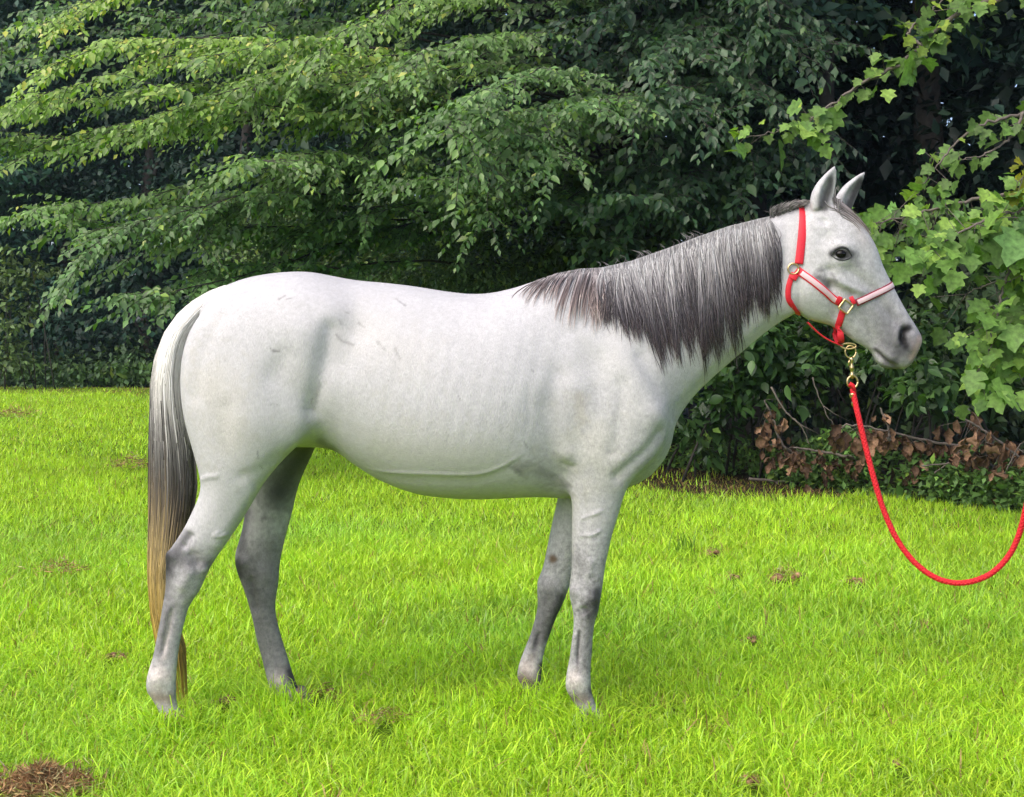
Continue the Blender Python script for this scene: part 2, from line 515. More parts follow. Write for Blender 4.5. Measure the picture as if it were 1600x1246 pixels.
# -- neck
stroke([(1062, 640), (1110, 588), (1165, 540), (1215, 500)], 9, -.006)
stroke([(1045, 575), (1095, 530), (1160, 480)], 20, .005)
stroke([(1230, 360), (1226, 410), (1222, 450)], 12, -.008)
# -- forelegs (near)
stroke([(915, 770), (912, 830), (905, 880)], 7, -.004, 'n')
stroke([(905, 812), (922, 806), (945, 797)], 2.6, .0025, 'n')
stroke([(900, 838), (925, 836), (940, 828)], 2.6, .0025, 'n')
stroke([(925, 870), (918, 905)], 5, .003, 'n')
stroke([(897, 925)], 9, .004, 'n'); stroke([(925, 935)], 10, .004, 'n'); stroke([(908, 948), (915, 962)], 7, -.004, 'n')
stroke([(905, 985), (903, 1015), (900, 1040)], 3.4, -.006, 'n')
stroke([(898, 985), (894, 1030)], 4, .003, 'n')
stroke([(900, 1064)], 12, .003, 'n')
stroke([(845, 985), (832, 1020)], 4, -.005, 'f')
stroke([(858, 920)], 12, .003, 'f')
# -- head
stroke([(1262, 455)], 26, .010)
stroke([(1296, 425), (1300, 455), (1308, 490)], 9, -.012)
stroke([(1286, 425), (1320, 445), (1362, 462)], 6, .008)
stroke([(1300, 448), (1330, 462)], 8, -.007)
stroke([(1314, 393)], 19, .016)
stroke([(1290, 372)], 14, -.008)
stroke([(1340, 372), (1352, 405)], 12, -.003)
stroke([(1330, 425), (1350, 440), (1375, 470), (1398, 500)], 9, -.008)
stroke([(1318, 422)], 10, -.004)
stroke([(1312, 396)], 11, -.010)
stroke([(1300, 387), (1313, 382), (1328, 388)], 4, .005)
stroke([(1302, 405), (1315, 410), (1328, 405)], 4, .003)
stroke([(1290, 340), (1284, 352)], 7, -.007)
stroke([(1408, 514), (1403, 528), (1408, 542)], 7, .009)
stroke([(1424, 518), (1427, 535), (1420, 552)], 7, .006)
stroke([(1419, 513), (1412, 518), (1410, 530), (1415, 540)], 5, -.020)
stroke([(1365, 545), (1377, 558), (1391, 569), (1406, 576)], 3.4, -.009)
stroke([(1370, 540), (1385, 553), (1400, 564)], 6, .004)
stroke([(1376, 568)], 9, .004)
stroke([(1340, 492), (1355, 515), (1368, 535)], 8, -.004)
V = V + NRM * disp[:, None]
for it in range(2):
    V = V + 0.3 * (lap(V) - V)
PXm, PYm = project(True); PXt, PYt = project(False)

# -- coat colour (grey mare, dark joints, dark muzzle; groin and flank shade painted in too)
def vnoise(p, s, seed):
    """cheap value noise on points"""
    r = np.random.default_rng(seed)
    tab = r.random(4096)
    q = p * s
    i = np.floor(q).astype(int); f = q - i; f = f * f * (3 - 2 * f)
    out = 0
    for dx in (0, 1):
        for dy in (0, 1):
            for dz in (0, 1):
                h = ((i[:, 0] + dx) * 73856093 ^ (i[:, 1] + dy) * 19349663 ^ (i[:, 2] + dz) * 83492791) & 4095
                wgt = (f[:, 0] if dx else 1 - f[:, 0]) * (f[:, 1] if dy else 1 - f[:, 1]) * (f[:, 2] if dz else 1 - f[:, 2])
                out = out + tab[h] * wgt
    return out
n1 = vnoise(V, 9, 1); n2 = vnoise(V, 28, 2); n3 = vnoise(V, 80, 3); n4 = vnoise(V, 160, 4)
coat = np.tile(np.array((.475, .466, .478)), (nv, 1))
coat *= (1 + .05 * (n1 - .5) + .06 * (n2 - .5) + .09 * (n3 - .5) + .12 * (n4 - .5))[:, None]
mott = sstep(PXm, 760, 960) * (1 - sstep(PXm, 1050, 1100)) * sstep(PYm, 520, 680)
coat *= (1 - mott * (.10 + .35 * np.clip(n3 - .55, 0, 1) + .35 * np.clip(n4 - .6, 0, 1)))[:, None]
def paint(pts, width, col, amt, side='b', rag=.5, sharp=2):
    px, py = (PXm, PYm) if side == 'b' else (PXt, PYt)
    if pts[0][1] > 780 and side != 'b': width, amt = width * 1.25, min(1, amt * 1.15)
    I = near_idx(px, py, pts, width * 3.2)
    d, t = seg_dist(px[I], py[I], pts)
    d = d * np.clip(1 + rag * (n3[I] - .5) * .9 + rag * (n2[I] - .5) * .9, .45, 3)
    a = np.exp(-(d / width) ** sharp) * amt
    if side == 'n': a = a * (V[I, 1] < 0)
    if side == 'f': a = a * (V[I, 1] > 0)
    coat[I] = coat[I] * (1 - a[:, None]) + np.asarray(col)[None] * a[:, None]
DK, MD, PK, BR = (.012, .012, .014), (.085, .083, .088), (.46, .39, .37), (.12, .08, .055)
# greying lower legs
low = sstep(PYm, 790, 930) * (V[:, 2] < .8) * .8
coat[:] = coat * (1 - .42 * low[:, None] * (0.5 + n2[:, None])) + np.array((.13, .127, .127)) * (.42 * low[:, None] * (0.5 + n2[:, None]))
paint([(262, 868), (262, 895)], 9, DK, .9, 'n'); paint([(275, 870), (300, 880)], 16, MD, .7, 'n'); paint([(262, 900), (258, 930)], 9, MD, .7, 'n')
paint([(292, 835), (275, 862)], 7, MD, .7, 'n'); paint([(325, 880)], 8, MD, .6, 'n'); paint([(290, 920)], 18, (.32, .31, .31), .6, 'n')
paint([(262, 950), (250, 1020)], 12, (.13, .125, .13), .7, 'n'); paint([(266, 960), (256, 1030)], 2.5, (.5, .45, .43), .6, 'n')
paint([(248, 1055)], 15, (.54, .48, .46), .8, 'n'); paint([(240, 1090), (262, 1092)], 9, (.24, .19, .15), .7, 'n')
paint([(371, 880), (378, 900)], 8, DK, .85, 'f'); paint([(385, 800), (376, 860)], 7, MD, .7, 'f'); paint([(390, 900), (400, 940)], 12, MD, .75, 'f')
paint([(425, 860), (420, 930), (430, 1000), (450, 1060)], 22, (.13, .127, .13), .7, 'f'); paint([(394, 925)], 5, DK, .7, 'f'); paint([(435, 1065)], 12, PK, .6, 'f'); paint([(452, 1050), (464, 1080)], 6, DK, .7, 'f')
paint([(392, 880), (400, 960), (415, 1040)], 14, (.12, .118, .12), .6, 'f')
paint([(932, 925), (930, 955)], 9, DK, .75, 'n', .9); paint([(918, 945), (922, 965)], 8, MD, .8, 'n', .9); paint([(908, 890), (902, 870)], 8, (.17, .17, .17), .55, 'n')
paint([(920, 980), (915, 1040)], 9, MD, .5, 'n'); paint([(905, 985), (901, 1050)], 2, DK, .6, 'n'); paint([(898, 1062)], 12, (.54, .48, .46), .75, 'n')
paint([(890, 1092), (915, 1094)], 8, BR, .6, 'n'); paint([(925, 1080)], 6, DK, .7, 'n')
paint([(864, 874)], 6, BR, .85, 'f', .3, 4); paint([(878, 935), (868, 960), (858, 990)], 9, DK, .75, 'f'); paint([(855, 930), (848, 960), (838, 1000)], 14, MD, .7, 'f')
paint([(840, 1000), (830, 1030)], 4, DK, .5, 'f'); paint([(825, 1045)], 12, PK, .7, 'f'); paint([(815, 1062), (835, 1070)], 9, BR, .75, 'f'); paint([(846, 1040), (846, 1075)], 5, DK, .8, 'f')
# girth and breast smudges, painted shade in the flank crease
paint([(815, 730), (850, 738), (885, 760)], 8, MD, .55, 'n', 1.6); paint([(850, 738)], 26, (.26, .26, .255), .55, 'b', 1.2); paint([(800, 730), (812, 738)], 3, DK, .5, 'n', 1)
paint([(1040, 690), (1005, 735)], 12, (.27, .27, .26), .55); paint([(905, 620), (912, 660)], 8, (.36, .32, .27), .5, 'b', 1.6); paint([(500, 600), (489, 640)], 4, (.25, .25, .25), .5)
paint([(960, 560), (1010, 640), (930, 700)], 60, (.44, .435, .42), .5, 'b', .9)
# scrapes and rubs in the coat
for sc in ([(525, 523), (535, 533), (552, 539)], [(423, 545), (428, 548)], [(427, 550), (436, 549)], [(436, 468), (446, 462)], [(447, 468), (455, 466)], [(424, 632), (437, 633)], [(402, 705), (404, 716)], [(405, 727), (411, 733)],
           [(620, 468), (633, 478)], [(617, 545), (625, 560)], [(540, 488), (546, 490)], [(716, 619), (720, 626)], [(819, 690), (824, 700)], [(530, 500), (533, 506)], [(486, 630), (488, 623)], [(560, 505), (570, 512)], [(590, 535), (602, 548)], [(935, 480), (937, 484)], [(830, 578), (834, 582)]):
    paint(sc, 1.3 if len(sc) < 3 else 1.8, (.12, .115, .11), .5, 'n', 1.4)
# head: dark muzzle, nostril, eye, jaw bar
paint([(1395, 535), (1420, 545)], 34, (.055, .055, .06), .88, 'b', .4); paint([(1365, 480), (1400, 520)], 34, (.17, .17, .182), .62, 'b', .4)
paint([(1419, 513), (1412, 518), (1410, 530), (1415, 541)], 7, (.006, .006, .007), .98, 'b', .2, 3); paint([(1405, 550), (1398, 565)], 9, (.04, .04, .043), .6)
paint([(1438, 528), (1432, 545), (1424, 560)], 5.5, (.52, .38, .32), .55, 'b', .8); paint([(1368, 546), (1390, 568), (1404, 576)], 3, (.06, .055, .055), .8, 'b', .3); paint([(1380, 570), (1395, 577)], 7, (.1, .1, .1), .7)
paint([(1300, 397), (1314, 394), (1330, 398), (1314, 402)], 6.5, (.012, .012, .013), .97, 'b', .2, 3); paint([(1334, 398), (1338, 412)], 8, (.15, .15, .155), .6)
paint([(1280, 434), (1292, 446)], 7, (.06, .055, .058), .8, 'n', 1.2); paint([(1300, 428), (1307, 440)], 3, (.08, .08, .08), .6, 'n'); paint([(1325, 440), (1350, 470)], 18, (.36, .36, .37), .5)
paint([(1340, 350), (1352, 375)], 14, (.42, .38, .36), .5); paint([(1340, 480), (1352, 500)], 10, (.25, .255, .265), .45); paint([(1388, 484)], 4, (.1, .1, .105), .5, 'n')
# ears: dark inside
paint([(1285, 322), (1293, 302), (1300, 282)], 9, (.03, .03, .031), .9, 'n', .3, 3); paint([(1303, 318), (1305, 270)], 2.6, (.45, .44, .44), .9, 'n', .2); paint([(1325, 326), (1334, 306), (1344, 285)], 8, (.02, .02, .021), .92, 'f', .3, 3); paint([(1290, 326)], 6, (.12, .11, .11), .7)
paint([(486, 690), (458, 735), (435, 770)], 36, (.03, .03, .03), .88, 'f', .5, 2); paint([(500, 690), (520, 705)], 8, (.1, .1, .1), .6, 'b', .4)  # belly shadow on the far inner thigh and flank fold, painted into coat
# faint grass and dust stains
paint([(330, 600), (360, 680)], 40, (.5, .47, .40), .35, 'b', 1.2); paint([(600, 700), (760, 720)], 40, (.48, .465, .41), .4, 'b', 1.0); paint([(930, 690), (950, 740)], 34, (.47, .45, .40), .4, 'b', 1.0); paint([(560, 500), (640, 560)], 40, (.52, .5, .48), .35, 'b', 1.4)
coat = np.clip(coat, .01, .8)
mottle = np.clip(.08 + .36 * sstep(PYm, 800, 900) * (V[:, 2] < .8) + .22 * mott + .2 * sstep(PXm, 1240, 1300), 0, 1)
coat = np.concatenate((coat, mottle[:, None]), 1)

horse = empty('horse', (0.0, 0.0, 0.0))
tag(horse, 'light grey horse standing sideways on the lawn with dark mane, looking to the right', 'horse')

def coat_mat():
    m, N, L, out = new_mat('grey_coat')
    a = N.new('ShaderNodeAttribute'); a.attribute_name = 'tint'
    tc = N.new('ShaderNodeTexCoord')
    mp = N.new('ShaderNodeMapping'); mp.inputs['Scale'].default_value = (420, 420, 90); mp.inputs['Rotation'].default_value = (0, R(28), 0)
    nz = N.new('ShaderNodeTexNoise'); nz.inputs['Scale'].default_value = 1.0; nz.inputs['Detail'].default_value = 3
    L.new(tc.outputs['Object'], mp.inputs[0]); L.new(mp.outputs[0], nz.inputs['Vector'])
    sp = N.new('ShaderNodeTexNoise'); sp.inputs['Scale'].default_value = 60; sp.inputs['Detail'].default_value = 10; sp.inputs['Roughness'].default_value = .75
    L.new(tc.outputs['Object'], sp.inputs['Vector'])
    def mrange(src, a0, a1, b0, b1):
        q = N.new('ShaderNodeMapRange'); q.inputs['From Min'].default_value = a0; q.inputs['From Max'].default_value = a1; q.inputs['To Min'].default_value = b0; q.inputs['To Max'].default_value = b1
        L.new(src, q.inputs['Value']); return q.outputs[0]
    def math_(op, x, y):
        q = N.new('ShaderNodeMath'); q.operation = op
        for k, v in enumerate((x, y)):
            if isinstance(v, float): q.inputs[k].default_value = v
            else: L.new(v, q.inputs[k])
        return q.outputs[0]
    streak = mrange(nz.outputs['Fac'], .25, .75, .84, 1.12)
    mo = mrange(sp.outputs['Fac'], .32, .68, -1.0, 1.0)                    # fine dark and pale hairs mixed
    mo = math_('ADD', math_('MULTIPLY', math_('MULTIPLY', mo, a.outputs['Alpha']), .75), 1.0)
    mu = math_('MULTIPLY', streak, mo)
    sc = N.new('ShaderNodeVectorMath'); sc.operation = 'SCALE'; L.new(a.outputs['Color'], sc.inputs[0]); L.new(mu, sc.inputs['Scale'])
    p = N.new('ShaderNodeBsdfPrincipled'); p.inputs['Roughness'].default_value = .6; p.inputs['Specular IOR Level'].default_value = .16
    b = N.new('ShaderNodeBump'); b.inputs['Strength'].default_value = .45; b.inputs['Distance'].default_value = .004
    L.new(math_('ADD', nz.outputs['Fac'], sp.outputs['Fac']), b.inputs['Height']); L.new(b.outputs[0], p.inputs['Normal'])
    L.new(sc.outputs[0], p.inputs['Base Color']); L.new(p.outputs[0], out.inputs[0])
    return m
M['coat'] = coat_mat()
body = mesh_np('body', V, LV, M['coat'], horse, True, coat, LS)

bvh = BVHTree.FromPolygons([tuple(v) for v in V], [tuple(q) for q in LV.reshape(-1, 4)] if (LS == 4).all() else
                           [tuple(LV[s:s + l]) for s, l in zip(np.concatenate(([0], np.cumsum(LS)[:-1])), LS)])
def skin_hit(px, py, y=-.1):
    """near-side skin under a photo pixel"""
    p = W(px, py, y)
    h = bvh.ray_cast(Vector((p[0], -1.5, p[2])), Vector((0, 1, 0)))
    if h[0] is None: return None, None
    n = np.array(h[1]); n = n if n[1] < 0 else -n
    return np.array(h[0]), n

# -- hooves
def hoof(pts, yc, name='hoof'):
    mb = MB(); rings = []
    for (z, xr, xf, hw) in pts:
        c, s = np.cos(TH), np.sin(TH)
        rings.append(np.stack(((xr + xf) / 2 + (xf - xr) / 2 * c, yc + hw * s * (1 + .1 * c), np.full(NR, z)), 1))
    mb.add(loft(rings))
    return mb.build(name, M['hoof'], horse)
for (pr, pf, py, yc) in ((252, 287, 1122, -.146), (440, 478, 1102, .148), (906, 940, 1120, -.145), (829, 860, 1098, .144)):
    a, b = W(pr, py, yc), W(pf, py, yc)
    hoof([(.088, a[0] + .004, b[0] - .002, .036), (.07, a[0] - .008, b[0] + .008, .044), (.035, a[0] - .014, b[0] + .024, .052), (.0, a[0] - .018, b[0] + .04, .058)], yc)

# -- eyes
for sgn in (-1, 1):
    p, n = skin_hit(1314, 397)
    c = p.copy(); c[1] += .0045
    mb = MB(); rings = []
    for ph in np.linspace(.05, math.pi - .05, 14):
        rings.append(np.stack((c[0] + .0195 * np.sin(ph) * np.cos(TH), np.full(NR, sgn * (-c[1]) ) * 1 - 0 * TH + sgn * .017 * np.cos(ph), c[2] + .0145 * np.sin(ph) * np.sin(TH)), 1))
    mb.add(loft(rings))
    e = mb.build('eye', M['eye'], horse)
    mb = MB()
    up = [(1299, 400), (1304, 391), (1314, 386.5), (1324, 390), (1331, 400)]
    dn = [(1300, 400), (1307, 405), (1316, 407), (1325, 405), (1331, 401)]
    for pts, r in ((up, .005), (dn, .0034)):
        P = []
        for q in resample(pts, 4):
            h, _ = skin_hit(*q)
            yy = min(h[1] + .001, p[1] + .004)
            P.append((h[0], yy * (1 if sgn < 0 else -1), h[2]))
        rr = r * (0.4 + 0.6 * np.sin(np.linspace(0.15, math.pi - .15, len(P))))
        mb.add(tube(P, rr, 6))
    mb.build('eyelid', M['lid'], e)

# -- hair strands
def strands(paths, widths, cols, name, parent=horse, mat='hair'):
    """paths (n,m,3), widths (n,), cols (n,m,3): each hair lock a tapered three-sided tube"""
    paths = np.asarray(paths); n, m, _ = paths.shape
    T = np.gradient(paths, axis=1); T /= np.linalg.norm(T, axis=2, keepdims=True) + 1e-9
    A = np.cross(T, np.array((0, 1.0, 0))[None, None]); A /= np.linalg.norm(A, axis=2, keepdims=True) + 1e-9
    B = np.cross(T, A)
    tp = np.interp(np.linspace(0, 1, m), [0, .1, .6, .9, 1], [.7, 1, .9, .5, .12])
    w = np.asarray(widths)[:, None, None] * tp[None, :, None]
    vs = []
    for k in range(3):
        a = 2 * math.pi * k / 3 + .5
        vs.append(paths + w * (math.cos(a) * A + .7 * math.sin(a) * B))
    v = np.stack(vs, 2).reshape(-1, 3)                      # n,m,3
    c = np.repeat(np.asarray(cols)[:, :, None, :], 3, 2).reshape(-1, 3)
    idx = np.arange(n * m * 3).reshape(n, m, 3)
    f = []
    for k in range(3):
        k2 = (k + 1) % 3
        f.append(np.stack((idx[:, :-1, k], idx[:, :-1, k2], idx[:, 1:, k2], idx[:, 1:, k]), -1).reshape(-1, 4))
    return mesh_np(name, v, np.concatenate(f), M[mat], parent, True, c)

def mixc(stops, t):
    ts = [s[0] for s in stops]
    return np.stack([np.interp(t, ts, [s[1][k] for s in stops]) for k in range(3)], -1)

def make_mane():
    r = np.random.default_rng(11)
    root = np.array([(838, 440), (870, 429), (905, 422), (940, 420), (985, 410), (1040, 391), (1090, 372), (1140, 355), (1185, 344), (1203, 340)], float)
    tipd = np.array([(-25, 22), (-35, 50), (-25, 75), (-2, 92), (28, 125), (32, 172), (18, 182), (16, 162), (14, 138), (14, 108)], float)
    ks = np.arange(len(root))
    paths, wd, cols = [], [], []
    NL = 2700
    m = 12
    tt = np.linspace(0, 1, m)
    for i in range(NL):
        if i < 170: s = 3.2 * r.random() ** .6
        else: s = r.uniform(2.7, 9)
        kc = math.floor(s * 14 + .35 * math.sin(s * 40)); rc_ = np.random.default_rng(kc + 500); clump = rc_.uniform(-1, 1); clx = rc_.normal(0, 7); cln = rc_.uniform(.9, 1.06)
        rt = np.array([np.interp(s, ks, root[:, k]) for k in (0, 1)])
        if s < 3: s = s
        td = np.array([np.interp(s, ks, tipd[:, k]) for k in (0, 1)])
        ln = r.uniform(.5, 1.0) if r.random() < .5 else r.uniform(.84, 1.14)
        ln *= cln * (1 + .1 * math.sin(s * 3.1 + 1) + .06 * math.sin(s * 7.7)); scen = (kc + .5) / 14; pull = r.uniform(.0, .5); rtc = np.interp(np.clip(scen, 0, 9), ks, root[:, 0])
        td = td * ln + np.array((r.normal(0, 4) + clx + pull * (rtc - rt[0]), r.normal(0, 3)))
        bend = r.normal(0, 5.5)
        lift = r.uniform(.003, .014) + .006 * (clump > .2)
        P = []
        ylast = 0
        for t in tt:
            e = t ** .92
            px = rt[0] + td[0] * (e ** 1.25) + bend * math.sin(math.pi * t) + (r.normal(0, .5) if t > 0 else 0)
            if s < 2.6: px = rt[0] + td[0] * (1 - (1 - e) ** 1.6)
            py = rt[1] - 1.5 + td[1] * e
            h, n = skin_hit(px, py + (3 if t < .15 else 0), -.06)
            w0_ = W(px, py, -.06)
            if h is None: y = ylast
            else: y = h[1] - lift * min(1, t * 6)
            if t == 0: y = r.normal(-.004, .008)
            y = min(y, ylast - 0.0 if t < .5 else y)
            ylast = y
            q = W(px, py, y)
            P.append(q)
        paths.append(P)
        dark = np.clip(r.normal(0, .28) + .25 * clump, -.6, .6)
        lt = r.random() < .38
        if s < 3:
            st = [(0, (.42, .39, .39)), (.3, (.17, .14, .145)), (.7, (.27, .21, .2)), (1, (.5, .42, .39))]
        else:
            far = np.clip((s - 3) / 6, 0, 1)
            st = [(0, (.46, .45, .45)), (.25, (.38, .365, .37)), (.46 + .08 * dark, (.2, .185, .195)), (.68, (.07, .063, .072)), (.9, (.075, .062, .068)), (1, (.14, .10, .095))]
        c = mixc(st, tt)
        c = c * (1.6 if lt else .9) * (1 + .45 * dark)
        cols.append(np.clip(c, .012, .62))
        wd.append(r.uniform(.0009, .0021))
    strands(paths, wd, cols, 'mane')
make_mane()

def make_forelock():
    r = np.random.default_rng(5)
    paths, wd, cols = [], [], []
    tt = np.linspace(0, 1, 9)
    for i in range(230):
        u = r.random()
        p0 = np.array((1287 + 26 * u, 309 + 5 * u)); p1 = np.array((1318 + 36 * u + r.normal(0, 3), 342 + 30 * r.random() + 6 * u))
        yy = r.normal(-.012, .022)
        P = []
        for t in tt:
            px, py = p0 * (1 - t) + p1 * t + np.array((5, -5)) * math.sin(math.pi * t) * .6
            q = W(px, py, 0)
            h = bvh.ray_cast(Vector((q[0] + .25, yy, q[2] + .25)), Vector((-1, 0, -1)).normalized())
            if h[0] is not None and (h[0] - Vector((q[0], yy, q[2]))).length < .07:
                q = np.array(h[0]) + np.array((.7, 0, .7)) * r.uniform(.002, .010)
            else: q[1] = yy
            P.append(q)
        P = np.array(P)
        for k in range(2): P[1:-1] = (P[:-2] + P[1:-1] * 2 + P[2:]) / 4
        paths.append(P); wd.append(r.uniform(.0012, .0024))
        d = r.uniform(.6, 1.4)
        cols.append(np.clip(mixc([(0, (.3, .28, .28)), (.6, (.26, .22, .21)), (1, (.45, .38, .35))], tt) * d, .02, .6))
    strands(paths, wd, cols, 'forelock')
    # short regrown tuft behind the ears
    paths, wd, cols = [], [], []
    for i in range(240):
        u = r.random()
        root = np.array((1206 + 54 * u, 338 - 20 * u))
        ln = np.interp(u, [0, .3, .7, 1], [20, 24, 18, 9]) * r.uniform(.45, 1.3)
        dx = np.interp(u, [0, .4, 1], [2, 12, 10]) + r.normal(0, 3)
        y0 = r.normal(-.005, .012)
        P = []
        for t in tt:
            px = root[0] - 4 * math.sin(math.pi * t) + dx * t * t
            py = root[1] + 4 - ln * (t - .22 * t * t)
            P.append(W(px, py, y0 * (1 + t) - .02 * t * t * r.uniform(0, 1)))
        paths.append(P); wd.append(r.uniform(.0012, .0022))
        cols.append(np.clip(mixc([(0, (.34, .33, .33)), (.5, (.2, .19, .19)), (1, (.36, .34, .33))], tt) * r.uniform(.5, 1.5), .02, .6))
    strands(paths, wd, cols, 'poll_tuft')
    # wisps standing off the crest
    paths, wd, cols = [], [], []
    for i in range(70):
        cx, cy = (1012, 400) if i < 16 else ((1085, 373) if i < 32 else ((1210, 336) if i < 46 else (lambda q: (900 + 300 * q, np.interp(q, [0, .3, .6, 1], [423, 406, 372, 341])))(r.random())))
        cx += r.normal(0, 9)
        a = r.uniform(-.6, 2.2)
        ln = r.uniform(6, 17)
        P = [W(cx + ln * t * math.cos(a + 1.6 * t) , cy + 3 - ln * (.75 * t + .3 * math.sin(3 * t) * .5), r.normal(0, .002)) for t in tt]
        paths.append(P); wd.append(.0011); cols.append(np.tile(np.array((.2, .19, .19)) * r.uniform(.5, 2), (9, 1)))
    strands(paths, wd, cols, 'mane_wisps')['kind'] = 'stuff'
make_forelock()

def make_tail():
    r = np.random.default_rng(3)
    ly = [446, 455, 470, 490, 520, 560, 600, 700, 800, 900, 960, 1010, 1110]
    lx = [352, 328, 302, 280, 259, 244, 238, 236, 236, 233, 237, 246, 276]
    ry = [446, 460, 485, 510, 540, 590, 640, 700, 760, 800, 850, 900, 960, 1010, 1110]
    rx = [366, 352, 327, 303, 288, 283, 288, 300, 304, 299, 291, 277, 272, 288, 293]
    gy, gw = [440, 470, 520, 700, 900, 1000, 1110], [.030, .034, .042, .055, .045, .03, .012]
    VAL = ([440, 560, 620, 680, 740, 800, 860, 920, 1000, 1110], ((.92, .90, .72, .27, .11, .15, .32, .46, .50, .50), (.905, .885, .70, .26, .105, .12, .245, .34, .35, .36), (.875, .85, .665, .25, .10, .09, .13, .14, .10, .06)))
    # dock and the dense heart of the tail
    rings, rc_ = [], []
    for py in np.linspace(447, 940, 40):
        l_, r_ = np.interp(py, ly, lx), np.interp(py, ry, rx)
        k_ = np.interp(py, [446, 760, 930], [.92, .75, .15])
        c_, h_ = (l_ + r_) / 2, (r_ - l_) / 2 * k_
        g_ = np.interp(py, gy, gw) * k_
        q_ = np.array([W(c_ + h_ * math.cos(a_), py, 0) for a_ in TH]); q_[:, 1] = g_ * np.sin(TH)
        rings.append(q_)
        rc_.append(np.tile([np.interp(py, VAL[0], v_) * .9 for v_ in VAL[1]], (NR, 1)))
    mb = MB(); vf = loft(rings); mb.add(vf, np.concatenate(rc_ + [rc_[0][:1], rc_[-1][:1]]))
    tail = mb.build('tail', M['hair'], horse)
    m = 18
    paths, wd, cols = [], [], []
    for i in range(2600):
        u = .5 - .5 * math.cos(math.pi * r.random()); a = r.choice((-1, -1, 1)) * r.uniform(.85, 1.12)
        e0 = r.uniform(446, 475) if i < 1500 else r.uniform(470, 640)
        x = r.random()
        e1 = r.uniform(640, 800) if x < .3 else (r.uniform(780, 930) if x < .66 else r.uniform(900, 1010))
        if r.random() < .2: e1 = r.uniform(980, 1115)
        tt = np.linspace(0, 1, m)
        py = e0 + (e1 - e0) * tt
        g = np.interp(py, gy, gw)
        drift = r.normal(0, .1)
        uu = np.clip(u + drift * tt + .015 * np.sin(9 * tt + r.uniform(0, 6)), -.06, 1.06)
        px = np.interp(py, ly, lx) * (1 - uu) + np.interp(py, ry, rx) * uu
        yy = g * np.sqrt(np.clip(1 - (2 * uu - 1) ** 2, .02, 1)) * a
        if i < 1500 and a > -.2: yy = yy - .0
        d = DIST + yy
        P = np.stack(((px - 800) / F * d, yy, EYE - (py - HOR) / F * d), 1)
        # keep the top hairs outside the dock
        paths.append(P)
        wd.append(r.uniform(.0012, .0026))
        dk = r.normal(0, 1)
        sh = r.normal(0, 26) + 60 * (uu[m // 2] - .5) * -1.0
        pc = py + sh
        c = np.stack([np.interp(pc, VAL[0], v_) for v_ in VAL[1]], 1)
        cols.append(np.clip(c * np.clip(1 + np.interp(pc, [560, 700], [.2, .4])[:, None] * dk, .3, 1.9), .015, .95))
    strands(paths, wd, cols, 'tail_hair', tail)
make_tail()

# ================================================================== the ground
EDGE = np.array([(9.0, 5.6), (6.2, 8.4), (3.73, 10.25), (2.6, 11.6), (1.48, 13.0), (-2.8, 20.5), (-7.0, 27.6), (-10.5, 28.0), (-40, 28.6)])   # lawn's far edge: x, metres from the eye
def edge_d(x):
    return np.interp(x, EDGE[::-1, 0], EDGE[::-1, 1])

def ground_mat(name, c1, c2, scale):
    m, N, L, out = new_mat(name)
    tc = N.new('ShaderNodeTexCoord')
    nz = N.new('ShaderNodeTexNoise'); nz.inputs['Scale'].default_value = scale; nz.inputs['Detail'].default_value = 10; nz.inputs['Roughness'].default_value = .7
    L.new(tc.outputs['Object'], nz.inputs['Vector'])
    cr = N.new('ShaderNodeValToRGB')
    cr.color_ramp.elements[0].position = .35; cr.color_ramp.elements[0].color = (*c1, 1)
    cr.color_ramp.elements[1].position = .65; cr.color_ramp.elements[1].color = (*c2, 1)
    L.new(nz.outputs['Fac'], cr.inputs[0])
    p = N.new('ShaderNodeBsdfPrincipled'); p.inputs['Roughness'].default_value = 1.0; p.inputs['Specular IOR Level'].default_value = .1
    b = N.new('ShaderNodeBump'); b.inputs['Strength'].default_value = .6; b.inputs['Distance'].default_value = .03
    L.new(nz.outputs['Fac'], b.inputs['Height']); L.new(b.outputs[0], p.inputs['Normal'])
    L.new(cr.outputs[0], p.inputs['Base Color']); L.new(p.outputs[0], out.inputs[0])
    return m
grd = mesh_np('ground', [(-250, -60, 0), (250, -60, 0), (250, 250, 0), (-250, 250, 0)], [(0, 1, 2, 3)], ground_mat('forest_floor', (.02, .016, .01), (.055, .04, .024), 9))
tag(grd, 'shaded leaf litter under the trees', 'ground', kind='structure')
lx = np.sort(np.concatenate((np.linspace(-40, 9, 38), np.linspace(.5, 3, 12))))
lawn_v = np.concatenate((np.stack((lx, np.full(50, -20.0), np.full(50, .004)), 1), np.stack((lx, edge_d(lx) - DIST - np.interp(lx, [.6, .9, 1.5, 2.0, 2.6, 2.8], [0, 1.9, 1.7, 1.2, .5, 0]), np.full(50, .004)), 1)))
lawn = mesh_np('lawn', lawn_v, [(i, i + 1, 51 + i, 50 + i) for i in range(49)], ground_mat('turf', (.06, .12, .008), (.15, .25, .015), 14))
tag(lawn, 'bright green mown lawn under the horse', 'lawn', kind='structure')

def pnoise(x, y, s, seed):
    return vnoise(np.stack((x, y, np.zeros_like(x) + seed * 3.3), 1), s, seed)

